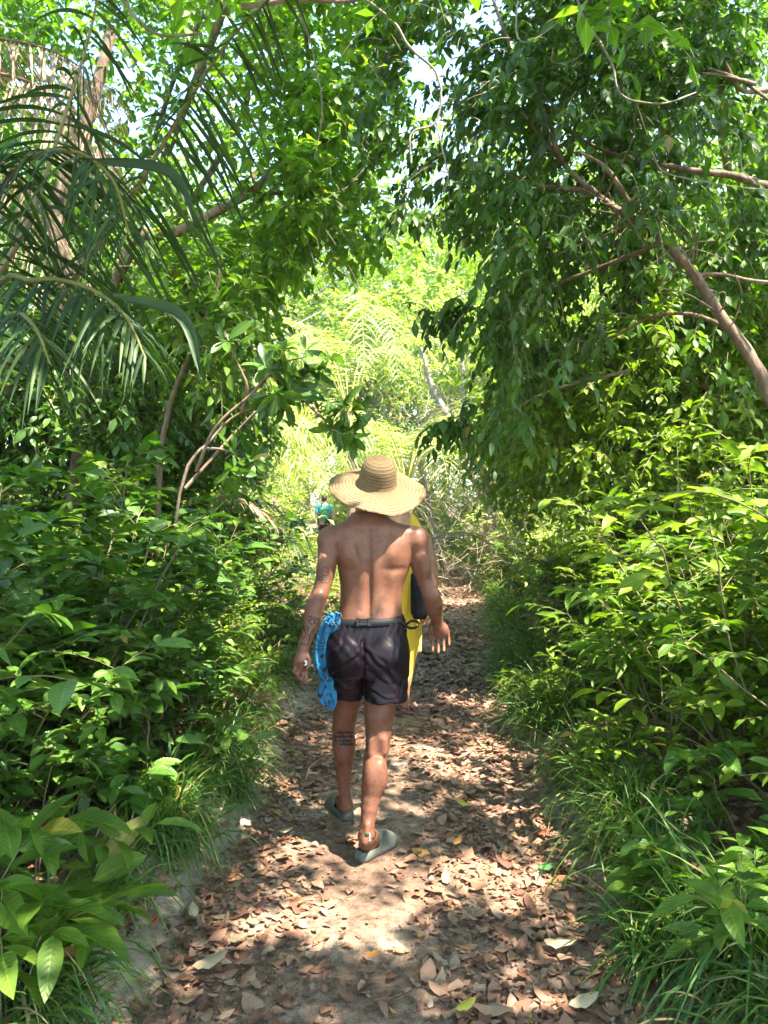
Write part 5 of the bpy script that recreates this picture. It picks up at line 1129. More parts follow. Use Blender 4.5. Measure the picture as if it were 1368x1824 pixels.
# feet: heel, instep, ball
def foot(hx, toe, zb, ank):
    """hx heel centre on the sole, toe tip; zb sole height under the foot"""
    f = nrm(toe - hx); z = np.array([0, 0, 1.])
    fd.ell(hx + f * .03 + z * (zb + .028), (.034, .034, .032), .02)
    fd.cone(ank, hx + f * .075 + z * (zb + .045), .031, .034, .025); fd.cone(hx + f * .05 + z * (zb + .024), hx + f * .155 + z * (zb + .014), .028, .022, .02)
    s = np.cross(f, z)
    fd.cone(hx + f * .15 + s * .02 + z * (zb + .018), hx + f * .19 + s * .02 + z * (zb + .015), .017, .014, .02); fd.cone(hx + f * .15 - s * .018 + z * (zb + .018), hx + f * .20 - s * .018 + z * (zb + .016), .018, .015, .02)
hR_ = G(641, 1541); hR_ = np.array([hR_[0] + .006, hR_[1] + .042, hR_[2]]); tR_ = hR_ + np.array([.135, .165, 0])
hL_ = G(615, 1468); hL_ = np.array([hL_[0] + .006, hL_[1] + .045, hL_[2]]); tL_ = hL_ + np.array([-.085, .200, 0])
foot(hR_, tR_, .034, W(652, 1492, 3.375)); foot(hL_, tL_, .036, W(616, 1436, 3.76))
body = field_obj(fd, 'body', M['skin'], man, 1)
print('man verts', len(body.data.vertices)); FB = fd
# hair
fh = Field(hc - .14, hc + .14, .006); fh.ell(hc + (0, -.010, .010), (.081, .094, .108), .01)
field_obj(fh, 'hair', M['hair'], man, 1, keep=lambda c: (c[:, 2] > hc[2] - .060 + .9 * np.maximum(c[:, 1] - hc[1] - .02, 0)))
# tattoos: ink lines laid on the skin
from mathutils.bvhtree import BVHTree
bv = BVHTree.FromPolygons([tuple(v.co + Vector(man.location)) for v in body.data.vertices], [tuple(p.vertices) for p in body.data.polygons])
def ink(lines, name='tattoo', w=.0016):
    mb = MB(); o = Vector(cam.location)
    for ln in lines:
        q = spline(np.array(ln, float), max(6, len(ln) * 5)) if len(ln) > 2 else np.linspace(ln[0], ln[1], 6); pts = []; ns = []
        for (px_, py_) in q:
            d = (Vector(P(px_, py_, 1.0)) - o).normalized(); h = bv.ray_cast(o, d, 6)
            if h[0] is None: continue
            nn = h[1] if h[1].dot(d) < 0 else -h[1]; pts.append(np.array(h[0] + nn * .0009)); ns.append(np.array(nn))
        if len(pts) < 3: continue
        pts = np.array(pts); ns = np.array(ns); T = nrm(np.gradient(pts, axis=0)); S = nrm(np.cross(T, ns)) * w * .5
        v = np.stack([pts - S, pts + ns * .0003, pts + S], 1).reshape(-1, 3); i = np.arange(len(pts) - 1) * 3
        mb.add(v, np.concatenate([np.stack([i, i + 1, i + 4, i + 3], -1), np.stack([i + 1, i + 2, i + 5, i + 4], -1)]))
    ob = mb.build(name, M['ink'], None); ob.parent = body; ob.location = -Vector(man.location); return ob
Z1 = lambda x, y: (480 + x / 3.42, 780 + y / 3.42)
def circ(cx, cy, r, a0=0, a1=360, n=9, sq=1.0): return [Z1(cx + r * math.cos(R(a)), cy + r * sq * math.sin(R(a))) for a in np.linspace(a0, a1, n)]
ink([circ(338, 815, 26), circ(325, 812, 5), circ(352, 818, 5), circ(338, 850, 34, 20, 160), [Z1(300, 838), Z1(296, 860), Z1(312, 868)], [Z1(322, 850), Z1(330, 866), Z1(344, 866), Z1(350, 850)], [Z1(362, 832), Z1(372, 850), Z1(360, 868)], circ(315, 855, 11)], w=.0024)
ink([[Z1(240, 1095), Z1(252, 1085), Z1(262, 1100), Z1(275, 1090), Z1(290, 1100), Z1(305, 1098)], [Z1(238, 1100), Z1(248, 1130), Z1(262, 1150)], [Z1(306, 1100), Z1(296, 1140), Z1(276, 1160), Z1(262, 1200)], circ(262, 1118, 16), circ(286, 1120, 14), [Z1(215, 1120), Z1(208, 1160), Z1(222, 1200), Z1(206, 1230)],
     [Z1(205, 1130), Z1(198, 1180), Z1(205, 1225)], [Z1(240, 1150), Z1(232, 1190), Z1(246, 1222), Z1(230, 1240)], [Z1(188, 1248), Z1(215, 1256), Z1(240, 1254)], [Z1(190, 1256), Z1(215, 1264), Z1(238, 1262)], circ(224, 1160, 12), [Z1(270, 1160), Z1(250, 1190), Z1(242, 1226)]], w=.0034)
Z2 = lambda x, y: (480 + x / 3.42, 1060 + y / 3.42)
lt = []; ri = np.random.default_rng(11)
for r_, (y0, xa, xb) in enumerate([(838, 418, 498), (862, 408, 500), (888, 424, 492), (910, 430, 500)]):
    x = xa + ri.uniform(-4, 4)
    while x < xb:
        hgt = ri.uniform(8, 17); wd_ = ri.uniform(7, 15); lt.append([Z2(x + ri.uniform(-3, 3), y0 + ri.uniform(4, 11)), Z2(x + wd_ * .3, y0 - hgt * .6), Z2(x + wd_ * .6, y0 + hgt * .4), Z2(x + wd_ * .8, y0 - ri.uniform(0, 8)), Z2(x + wd_ * 1.2, y0 + ri.uniform(0, 8))]); x += wd_ + ri.uniform(-3, 4)
lt.append([Z2(440, 845), Z2(455, 870), Z2(450, 900), Z2(470, 915)]); lt.append([Z2(405, 850), Z2(400, 880), Z2(412, 905)])
ink(lt, w=.0048)
# ---- shorts: offset shell of the hips and thighs
fs = Field((-.36, 3.26, .60), (.17, 3.80, 1.17), .0045)
sr = [(1103, 590, 722, .118, 3.49), (1122, 581, 725, .124, 3.485), (1150, 577, 727, .136, 3.475), (1180, 579, 727, .132, 3.475), (1205, 584, 727, .125, 3.48)]
fs.stack([P(650, r[0], 3.45)[2] for r in sr], [P((r[1] + r[2]) / 2, r[0], 3.45)[0] for r in sr], [r[4] for r in sr], [(r[2] - r[1]) / 2 / F * 3.45 for r in sr], [r[3] for r in sr], .01, 2.5)
fs.chain([W(624, 1170, 3.48), W(622, 1215, 3.53), W(620, 1250, 3.59)], [.108, .098, .092], .02, 6)
fs.chain([W(688, 1170, 3.47), W(686, 1215, 3.465), W(685, 1256, 3.455)], [.106, .102, .103], .02, 6)
fs.ell(W(622, 1165, 3.42), (.075, .07, .075), .03); fs.ell(W(684, 1168, 3.42), (.075, .07, .075), .03)
rs = np.random.default_rng(3)
def folds(X, Y, Z):
    d = 0 * X + 0 * Y + 0 * Z; cx = P(646, 1200, 3.4)
    # the seam between the halves and creases fanning out from the crotch
    zt = P(0, 1125, 3.4)[2]; d = d + .011 * np.exp(-((X - P(647, 0, 3.4)[0]) / .010) ** 2) * np.clip((zt - Z) / .05, 0, 1) * (Y < 3.5)
    for (px_, py_, ang, ln, wd, am) in [(628, 1175, 60, .07, .009, .006), (612, 1195, 35, .06, .008, .006), (640, 1150, 75, .06, .008, .005), (662, 1172, -35, .07, .009, .007), (690, 1195, -55, .08, .010, .006), (700, 1222, -62, .06, .008, .005),
                                        (618, 1222, 12, .05, .007, .007), (615, 1236, 8, .05, .006, .006), (676, 1238, -8, .06, .006, .005), (705, 1160, -75, .07, .008, .005), (600, 1160, 70, .06, .009, .006), (632, 1215, 20, .03, .006, .006), (672, 1205, -20, .05, .007, .005), (590, 1210, 78, .05, .008, .006), (715, 1225, -80, .05, .007, .005)]:
        c = P(px_, py_, 3.38); u = (X - c[0]) * math.cos(R(ang)) + (Z - c[2]) * math.sin(R(ang)); v = -(X - c[0]) * math.sin(R(ang)) + (Z - c[2]) * math.cos(R(ang)) + .012 * np.sin(u * 40)
        d = d + .6 * am * (np.exp(-(v / wd) ** 2) - np.exp(-((v - wd * 1.7) / wd) ** 2)) * np.exp(-(u / ln) ** 2)
    g = np.clip((Z - P(0, 1140, 3.4)[2]) / .05, 0, 1); d = d + .0013 * g * np.sin(X * 210 + 2 * np.sin(Z * 60)) + .0014 * np.sin(X * 90 + Z * 70 + 2 * np.sin(Z * 30 + X * 20)) * (1 - g)
    return d.astype(np.float32)
fs.put((-.35, 3.27, .62), (.16, 3.79, 1.16), folds, 0, 'off')
fs.F = np.maximum(fs.F, -(fs.F + .009))      # hollow: a fabric shell 9 mm thick
X_, Y_, Z_ = fs.grid((slice(None),) * 3)
hemx = X_ - P(646, 0, 3.45)[0]; hem = np.where(hemx < 0, P(0, 1243, 3.53)[2] - .10 * hemx * 0 + .025 * np.clip(-hemx / .1, 0, 1) * 0, P(0, 1249, 3.42)[2]) + .004 * np.sin(X_ * 60) + 0 * Y_
fs.F = np.maximum(fs.F, hem - Z_); fs.F = np.maximum(fs.F, Z_ - P(0, 1104, 3.42)[2])
field_obj(fs, 'shorts', M['shorts'], man, 2)
# ---- belt with its clip
def belt_ring(py0, py1, grow):
    mb = MB(); n = 72; t = np.arange(n) / n * 2 * np.pi; rr_ = []
    for (py, g) in [(py0, grow), (py0 + .6, grow + .004), ((py0 + py1) / 2, grow + .0055), (py1 - .6, grow + .004), (py1, grow), (py1, grow - .004), (py0, grow - .004)]:
        a = np.interp(py, [1098, 1122], [.1495, .171]) + g; b = np.interp(py, [1098, 1122], [.112, .122]) + g; cx = P(np.interp(py, [1098, 1122], [656, 654]), 0, 3.48)[0]
        z = P(0, py, 3.42)[2] + .004 * np.cos(t); q = 2 / 2.35
        rr_.append(np.stack([cx + a * np.sign(np.cos(t)) * np.abs(np.cos(t)) ** q, 3.49 + b * np.sign(np.sin(t)) * np.abs(np.sin(t)) ** q, z], -1))
    v = np.array(rr_); m = len(v); i, j = np.meshgrid(np.arange(m), np.arange(n), indexing='ij')
    mb.add(v.reshape(-1, 3), np.stack([i * n + j, i * n + (j + 1) % n, ((i + 1) % m) * n + (j + 1) % n, ((i + 1) % m) * n + j], -1).reshape(-1, 4)); return mb
bl = belt_ring(1101, 1116, .003).build('waist_belt', M['belt'], man, world=True)
def rbox(mb, c, s, r=.2, rot=None):
    """box with bevelled edges"""
    c = np.array(c, float); s = np.array(s, float) / 2; b = min(s) * r; v = []; 
    for dz, ins_ in ((-1, 1), (-1, 0), (1, 0), (1, 1)):
        zz = dz * (s[2] if ins_ else s[2] - b); ex = s[0] - (b if ins_ else 0); ey = s[1] - (b if ins_ else 0)
        for (x, y) in [(-ex + b, -ey), (ex - b, -ey), (ex, -ey + b), (ex, ey - b), (ex - b, ey), (-ex + b, ey), (-ex, ey - b), (-ex, -ey + b)]: v.append((x, y, zz))
    v = np.array(v)
    if rot is not None: v = v @ np.array(rot).T
    f4 = [(l * 8 + i, l * 8 + (i + 1) % 8, (l + 1) * 8 + (i + 1) % 8, (l + 1) * 8 + i) for l in range(3) for i in range(8)]
    n0 = mb.n; mb.add(v + c, f4); mb.more([(0, i + 1, i) for i in range(1, 7)] + [(24, 24 + i, 24 + i + 1) for i in range(1, 7)], n0)
mb = MB(); yb = 3.49 - .126
for (x0, x1, zz, h_) in [(634, 640, 1108.5, 16), (654, 661, 1108.5, 15.5), (640, 655, 1104, 4), (640, 655, 1113, 4), (641, 654, 1108.5, 3)]:
    c = P((x0 + x1) / 2, zz, 3.36); rbox(mb, (c[0], yb - .002, c[2]), ((x1 - x0) / F * 3.36, .011, h_ / F * 3.36), .35)
bk = mb.build('buckle', M['buckle'], None, smooth=False); bk.parent = bl; bk.location = -Vector(man.location)
mb = MB()   # the loose strap end tied in a loop at the right hip
for pts, w_ in [([W(712, 1108, 3.42), W(722, 1112, 3.40), W(733, 1106, 3.41), W(744, 1108, 3.42), W(744, 1116, 3.42), W(733, 1119, 3.40), W(720, 1114, 3.39)], .010), ([W(716, 1110, 3.40), W(722, 1120, 3.39), W(716, 1121, 3.39)], .009)]:
    c = spline(pts, 26); T = nrm(np.gradient(c, axis=0)); S = np.tile([.1, -.35, .9], (26, 1)); S = nrm(S - T * (S * T).sum(1, keepdims=True)) * w_ / 2 * 1.2; O = np.cross(T, S); O = nrm(O) * .0012
    v = np.stack([c - S - O, c + S - O, c + S + O, c - S + O], 1).reshape(-1, 3); i = np.arange(25)[:, None] * 4; j = np.arange(4)[None]
    mb.add(v, np.stack([i + j, i + (j + 1) % 4, i + 4 + (j + 1) % 4, i + 4 + j], -1).reshape(-1, 4))
sp_ = mb.build('strap_end', M['belt'], None); sp_.parent = bl; sp_.location = -Vector(man.location)
# ---- slides
def slide(heel, toe, name):
    L_ = np.linalg.norm(toe - heel) + .05; f = nrm(toe - heel); s = np.cross(f, (0, 0, 1.)); o = heel - f * .028; h = .003
    a = np.minimum(heel, toe) - .09; b = np.maximum(heel, toe) + .09; a[2] = heel[2] - .02; b[2] = heel[2] + .13
    g = Field(a, b, h)
    g.F[:] = .15
    def loc(X, Y, Z):
        x = X - o[0]; y = Y - o[1]; return x * f[0] + y * f[1] + 0 * Z, x * s[0] + y * s[1] + 0 * Z, Z - heel[2] + 0 * X + 0 * Y
    def hw(u): return np.interp(u / L_, [0, .03, .08, .15, .35, .55, .75, .88, .95, 1.0], [.014, .027, .036, .041, .040, .046, .050, .044, .033, .014])
    def cap(u): return np.maximum(-u, u - L_)
    def sole(X, Y, Z):
        u, v, z = loc(X, Y, Z); w = hw(u); top = .042 + .012 * np.clip(1 - u / .09, 0, 1)
        rd = .007 * np.clip(np.abs(z - .022) / .022, 0, 1.2) ** 2; rib = .0012 * np.sin(u * 800 + v * 800) * (z > .004) * (z < .034)
        return np.maximum(np.maximum(np.maximum((np.abs(v) - w + rd + rib) * .8, cap(u) + rd), z - top), -z + .010 * np.clip((u / L_ - .8) / .2, 0, 1) ** 2)
    g.put(a + .03, b - .03, sole, .002)
    def bed(X, Y, Z):    # hollow foot bed
        u, v, z = loc(X, Y, Z); w = hw(u) - .011; return np.maximum(np.maximum(np.abs(v) - w, .031 - z), np.abs(u - L_ * .5) - L_ * .5 + .014)
    g.put(a + .03, b - .03, bed, .004, 'sub')
    def vamp(X, Y, Z):   # rounded closed toe cover
        u, v, z = loc(X, Y, Z); w = hw(u) + .002; hh = np.interp(u / L_, [.38, .55, .75, .88, .95, 1.0], [.100, .096, .082, .064, .050, .028])
        q = (np.abs(v / np.maximum(w, .003)) ** 2.4 + np.abs(np.maximum(z, 0) / hh) ** 2.2) ** (1 / 2.3); sh = (q - 1) * np.minimum(w, hh)
        lip = (L_ * .40 + .35 * (z - .03) - .15 * v) - u
        return np.maximum(np.maximum(np.maximum(np.maximum(sh, -(sh + .008)), lip), .02 - z), cap(u))
    g.put(a + .01, b - .01, vamp, .004)
    return field_obj(g, name, M['slide'], man, 1)
slide(hR_, tR_, 'slide'); slide(hL_, tL_, 'slide')
# ---- anklet
mb = MB(); ac = W(653.5, 1481, 3.38); t_ = np.linspace(0, 2 * np.pi, 40)
ring = ac + np.stack([.0385 * np.cos(t_), .0395 * np.sin(t_), -.010 * np.sin(t_) * -1 - .014 * np.cos(t_)], -1); tubes(mb, ring, np.full(40, .0022), 6); al = mb.build('anklet', M['belt'], man, world=True)
mb = MB(); c = W(653, 1487, 3.335); mb.add(SPH[0] * np.array([.0085, .006, .0115]) + c, SPH[1]); ch = mb.build('charm', M['charm'], None); ch.parent = al; ch.location = -Vector(man.location)
mb = MB(); c = W(658, 1485, 3.335)
for k_ in range(5): mb.add(SPH[0] * .0038 + c + np.array([.001 * (k_ % 2), 0, -.0075 * k_]), SPH[1])
ch = mb.build('bead_string', M['silver'], None); ch.parent = al; ch.location = -Vector(man.location)
# ---- hat
hat_c = P(672, 862, 3.50)
prof = [(.0, .128), (.02, .1275), (.045, .122), (.064, .108), (.076, .086), (.081, .062), (.084, .036), (.087, .014), (.093, .003), (.104, -.001), (.13, -.002), (.16, -.006), (.19, -.014), (.212, -.023), (.222, -.029)]
pr = spline(prof, 70); sl_ = np.concatenate([[0], np.cumsum(np.linalg.norm(np.diff(pr, axis=0), axis=1))]); na = 160; th = np.arange(na) / na * 2 * np.pi
rw = pr[:, 0][:, None]; zz = pr[:, 1][:, None]; bm = np.clip((rw - .09) / .13, 0, 1)
ridge = .0011 * np.abs(np.sin(np.pi * sl_ / .0155))[:, None]
zz = zz + bm ** 1.3 * (.005 * np.sin(2 * th + .2) + .003 * np.sin(3 * th + 1.8) + .0028 * np.sin(7 * th) + .0016 * np.sin(13 * th + 1)) + ridge
rw = rw * (1 + .02 * bm * np.sin(5 * th + 1)) + .0012 * bm * rs.normal(0, 1, na) * (sl_[:, None] > sl_[-1] - .004)
sq_ = np.where(rw < .1, 1.06, 1.0 + .06 * np.clip((.13 - rw) / .03, 0, 1))
top = np.stack([rw * np.cos(th), rw * np.sin(th) * sq_, zz + 0 * rw], -1); bot = top - np.array([0, 0, .0035]); bot[:, :, :2] *= (1 - np.clip(.004 / np.maximum(rw, .01), 0, .4) * (rw < .1))[..., None]
vv = np.concatenate([top, bot[::-1]]); m_ = len(vv); i, j = np.meshgrid(np.arange(m_ - 1), np.arange(na), indexing='ij')
at = np.zeros(vv.shape); at[..., 0] = th / (2 * np.pi); at[..., 1] = np.concatenate([sl_, sl_[::-1]])[:, None]
rx = R(27); ry = R(6.5); Rx = np.array([[1, 0, 0], [0, math.cos(rx), -math.sin(rx)], [0, math.sin(rx), math.cos(rx)]]); Ry = np.array([[math.cos(ry), 0, math.sin(ry)], [0, 1, 0], [-math.sin(ry), 0, math.cos(ry)]])
mb = MB(); mb.add(vv.reshape(-1, 3) @ Rx.T @ Ry.T + hat_c, np.stack([i * na + j, i * na + (j + 1) % na, (i + 1) * na + (j + 1) % na, (i + 1) * na + j], -1).reshape(-1, 4), at)
mb.build('straw_hat', M['hat'], man, world=True)
# ---- lighter in the left hand
mb = MB(); c = W(544, 1181, 3.315); rbox(mb, c, (.014, .022, .018), .4); ob = mb.build('lighter', M['white_plastic'], smooth=False); tag(ob, 'small white lighter pinched in the walker\'s left fist', 'lighter')
mb = MB(); rbox(mb, c + (-.004, -.0125, .002), (.009, .004, .012), .4); o2 = mb.build('lighter_cap', M['buckle'], ob, smooth=False)
# ---- blue cloth tucked under the belt at the left hip
def blue_mat():
    m, nt, out = newmat('blue_print'); L = nt.links; tc = N_(nt, 'TexCoord')
    n = N_(nt, 'TexNoise', Scale=6.0, Detail=1.0, Distortion=.8); L.new(tc.outputs['Object'], n.inputs['Vector'])
    mu = N_(nt, 'Math', operation='MULTIPLY'); mu.inputs[1].default_value = 14.0; L.new(n.outputs[0], mu.inputs[0]); fr = N_(nt, 'Math', operation='FRACT'); L.new(mu.outputs[0], fr.inputs[0])
    r = ramp(nt, [(0, (.004, .005, .01)), (.20, (.004, .005, .01)), (.25, (.003, .13, .26)), (1, (.004, .16, .32))]); L.new(fr.outputs[0], r.inputs[0])
    pb = N_(nt, 'BsdfPrincipled', Roughness=.7); pb.inputs['Sheen Weight'].default_value = .2; L.new(r.outputs[0], pb.inputs['Base Color'])
    n2 = N_(nt, 'TexNoise', Scale=45.0, Detail=3.0); L.new(tc.outputs['Object'], n2.inputs['Vector']); bp = N_(nt, 'Bump', Strength=.4, Distance=.004); L.new(n2.outputs[0], bp.inputs['Height']); L.new(bp.outputs[0], pb.inputs['Normal'])
    L.new(pb.outputs[0], out.inputs[0]); return m
M['blue'] = blue_mat()
mb = MB()
def drape(rows__, seed, nu=26, nv=40, th=.003, fold=.007):
    """cloth hanging through rows of (left px, right px, py, depth)"""
    r = np.array(rows__, float); q = spline(r, nv); u = np.linspace(0, 1, nu); rg = np.random.default_rng(seed); ph = rg.random(4) * 6
    v = np.zeros((nv, nu, 3))
    for i_ in range(nv):
        for j_ in range(nu):
            px_ = q[i_, 0] + (q[i_, 1] - q[i_, 0]) * u[j_]; f = fold * (math.sin(u[j_] * 15 + ph[0] + 1.5 * math.sin(i_ * .12)) + .5 * math.sin(u[j_] * 31 + ph[1] + i_ * .1))
            v[i_, j_] = P(px_, q[i_, 2] + (u[j_] - .5) * q[i_, 4], q[i_, 3] + f + .02 * (u[j_] - .5) ** 2)
    gi = np.gradient(v, axis=0); gj = np.gradient(v, axis=1); nn = nrm(np.cross(gi, gj)); a = v + nn * th / 2; b = v - nn * th / 2
    i, j = np.meshgrid(np.arange(nv - 1), np.arange(nu - 1), indexing='ij'); f = np.stack([i * nu + j, i * nu + j + 1, (i + 1) * nu + j + 1, (i + 1) * nu + j], -1).reshape(-1, 4)
    n0 = mb.n; mb.add(np.concatenate([a.reshape(-1, 3), b.reshape(-1, 3)]), f); mb.more(f[:, ::-1] + nu * nv, n0)
    ed_ = np.concatenate([np.arange(nu), nu * (np.arange(nv - 1) + 1) + nu - 1, nu * (nv - 1) + np.arange(nu - 1)[::-1], nu * np.arange(nv - 1)[::-1]]); e2 = np.roll(ed_, -1)
    mb.more(np.stack([ed_, e2, e2 + nu * nv, ed_ + nu * nv], -1), n0)
drape([(585, 606, 1092, 3.40, 4), (574, 606, 1110, 3.40, 4), (563, 600, 1135, 3.42, 2), (559, 598, 1165, 3.44, -2), (562, 598, 1190, 3.45, -4), (572, 598, 1212, 3.46, -6)], 1)
drape([(588, 600, 1175, 3.43, 0), (576, 600, 1200, 3.44, -20), (564, 600, 1224, 3.44, -14), (572, 600, 1244, 3.44, -16), (584, 599, 1257, 3.44, -8), (590, 592, 1266, 3.44, 0)], 5)
fk = Field(P(575, 1120, 3.42) - .03, P(620, 1080, 3.36) + (0.03, .05, .03), .004)
for (px_, py_, d_, rr__) in [(600, 1096, 3.40, (.022, .018, .014)), (592, 1103, 3.40, (.024, .018, .013)), (606, 1106, 3.375, (.016, .013, .013)), (584, 1109, 3.41, (.018, .02, .013)), (598, 1112, 3.38, (.022, .014, .011)), (610, 1113, 3.365, (.010, .008, .012)), (588, 1094, 3.405, (.013, .014, .010))]: fk.ell(W(px_, py_, d_), rr__, .006)
Xk, Yk, Zk = fk.grid((slice(None),) * 3); fk.F += (.0028 * np.sin(Xk * 330 + Zk * 190 + 3 * np.sin(Zk * 90)) + 0 * Yk).astype(np.float32)
vk, fk_ = fk.mesh(1); mb.add(vk, fk_)
ob = mb.build('printed_cloth', M['blue']); tag(ob, 'blue cloth with wavy black line print knotted at the left of the walker\'s belt', 'cloth')
# ---------------------------------------------------------------- the woman in yellow, mostly behind the walker
wx = .12; wy = 5.85
wom = thing('person', (wx, wy, float(gh(wx, wy))), 'walker in yellow clothes hidden behind the man in the straw hat', 'person')
fd = Field((wx - .34, wy - .28, -.02), (wx + .36, wy + .36, 1.68), .0085)
V = lambda px, py, d=5.85: P(px, py, d)
wr = [(905, 700, 724, .05), (925, 690, 736, .055), (935, 678, 749, .075), (952, 673, 752, .09), (985, 680, 744, .10), (1030, 684, 740, .095), (1060, 680, 744, .10), (1100, 674, 750, .12), (1140, 676, 748, .12)]
fd.stack([V(0, r[0])[2] for r in wr], [V((r[1] + r[2]) / 2, 0)[0] for r in wr], [wy] * len(wr), [(r[2] - r[1]) / 2 / F * 5.85 for r in wr], [r[3] for r in wr], .01, 2.2)
wh = V(712, 880) + np.array([0, .03, 0]); fd.cone(V(712, 925), wh, .05, .048, .03); fd.ell(wh + (0, 0, .02), (.072, .09, .105), .02); fd.ell(wh + (0, .035, -.04), (.05, .055, .05), .02); fd.ell(wh + (0, .11, 0), (.012, .02, .02), .01); fd.ell(wh + (0, .095, -.04), (.022, .01, .008), .006)
fd.chain([V(745, 945), V(759, 960), V(770, 1005), V(773, 1040), V(770, 1070, 5.78), V(763, 1090, 5.72)], [.042, .042, .036, .032, .030, .023], .03, 12)
fd.ell(V(760, 1097, 5.70), (.03, .022, .035), .012)
for i in range(4): finger(fd, V(757 + i * 2.2, 1102, 5.69 + .012 * i), [(-.1, -.1, -1), (-.5, -.1, -.7), (-.7, 0, .1)], (.03, .022, .016), .0085)
finger(fd, V(754, 1096, 5.69), [(-.5, -.2, -.6), (-.3, -.1, -.8)], (.03, .022), .010)
fd.chain([V(679, 945), V(665, 960), V(658, 1005), V(655, 1040), V(656, 1075), V(655, 1105)], [.042, .042, .036, .032, .028, .022], .03, 12); fd.ell(V(655, 1118), (.024, .034, .04), .012)
for i in range(4): finger(fd, V(655, 1126, 5.81 + .022 * i), [(.1, 0, -1), (.2, 0, -1), (.3, 0, -.9)], (.035, .022, .016), .0085)
finger(fd, V(656, 1116, 5.82), [(.2, -.5, -.8), (.1, -.3, -1)], (.03, .024), .010)
for (a, b) in ((694, .0), (720, -.06)):
    fd.chain([V(a, 1120), V(a, 1185, 5.85 + b), V(a + 1, 1245, 5.85 + b * 2)], [.085, .055, .035], .02, 8); g_ = np.array([V(a, 0, 5.85)[0], wy + b * 2, 0]); fd.cone(g_ + (0, -.02, .045), g_ + (0, .16, .04), .032, .028, .02)
field_obj(fd, 'body', M['skin_pale'], wom, 1)
fh = Field(wh - .15, wh + .15, .008); fh.ell(wh + (0, -.012, .030), (.080, .092, .108), .01); fh.ell(wh + (0, -.095, .02), (.045, .045, .045), .01)
field_obj(fh, 'hair', M['hair'], wom, 1, keep=lambda c: (c[:, 1] < wh[1] + .03) | (c[:, 2] > wh[2] + .07))
fy = Field((wx - .30, wy - .30, .03), (wx + .30, wy + .30, 1.62), .0085)     # jumpsuit: bodice, wide legs
yr = [(962, 678, 748, .104), (985, 676, 748, .112), (1030, 679, 744, .108), (1060, 676, 747, .115), (1100, 669, 754, .135), (1140, 668, 752, .14), (1160, 670, 750, .13)]
fy.stack([V(0, r[0])[2] for r in yr], [V((r[1] + r[2]) / 2, 0)[0] for r in yr], [wy] * len(yr), [(r[2] - r[1]) / 2 / F * 5.85 for r in yr], [r[3] for r in yr], .01, 2.2)
fy.chain([V(693, 1130), V(690, 1190), V(688, 1240)], [.115, .095, .085], .02, 8); fy.chain([V(723, 1130), V(718, 1190, 5.80), V(714, 1245, 5.76)], [.115, .082, .055], .02, 8)
Xk, Yk, Zk = fy.grid((slice(None),) * 3); fy.F += (.004 * np.sin(Xk * 70 + 1.5 * np.sin(Zk * 12)) + .003 * np.sin(Yk * 80 + Zk * 9)).astype(np.float32); fy.F = np.maximum(fy.F, .045 - Zk)
field_obj(fy, 'jumpsuit', M['yellow_cloth'], wom, 1)
mb = MB()   # broad yellow strap over the shoulder
c = spline([V(748, 985, 5.73), V(744, 955, 5.74), V(735, 932, 5.79), V(722, 918, 5.88), V(718, 935, 5.98)], 24); T = nrm(np.gradient(c, axis=0)); S = np.tile([.8, -.2, .25], (24, 1)); S = nrm(S - T * (S * T).sum(1, keepdims=True)) * .046; O = nrm(np.cross(T, S)) * .003
v = np.stack([c - S - O, c + S - O, c + S + O, c - S + O], 1).reshape(-1, 3); i = np.arange(23)[:, None] * 4; j = np.arange(4)[None]; mb.add(v, np.stack([i + j, i + (j + 1) % 4, i + 4 + (j + 1) % 4, i + 4 + j], -1).reshape(-1, 4))
mb.build('shoulder_strap', M['yellow_cloth'], wom, world=True)
for (a, b) in ((694, 0.), (717, -.12)):
    gx = V(a, 0, 5.85)[0]; g_ = np.array([gx, wy + b, float(gh(gx, wy + b))]); fo = Field(g_ + (-.08, -.14, -.02), g_ + (.08, .26, .12), .006)
    fo.put(g_ + (-.06, -.1, 0), g_ + (.06, .22, .03), lambda X, Y, Z: np.maximum(np.sqrt(((X - g_[0]) / .047) ** 2 + ((Y - g_[1] - .05) / .135) ** 2 + 0 * Z) * .047 - .047, np.abs(Z - g_[2] - .015) - .013), .004)
    fo.ell(g_ + (0, .09, .02), (.044, .05, .045), .006); field_obj(fo, 'sandal', M['purple'], wom, 1)
fbag = Field(V(725, 1105, 5.62) - .05, V(770, 1005, 5.72) + .06, .006)
fbag.stack([V(0, y)[2] for y in (1017, 1030, 1060, 1085, 1096)], [V(x, 0, 5.66)[0] for x in (737, 741, 746, 748, 748)], [5.66] * 5, [.020, .040, .060, .066, .045], [.02, .035, .05, .052, .04], .01, 2.6)
ob = field_obj(fbag, 'shoulder_bag', M['dark_fabric'], None, 1); tag(ob, 'black shoulder bag carried by the walker in yellow', 'bag')
mb = MB(); tubes(mb, spline([V(736, 1020, 5.66), V(733, 980, 5.70), V(742, 945, 5.76), V(740, 932, 5.84)], 14), np.full(14, .007), 6); mb.build('bag_strap', M['dark_fabric'], ob)
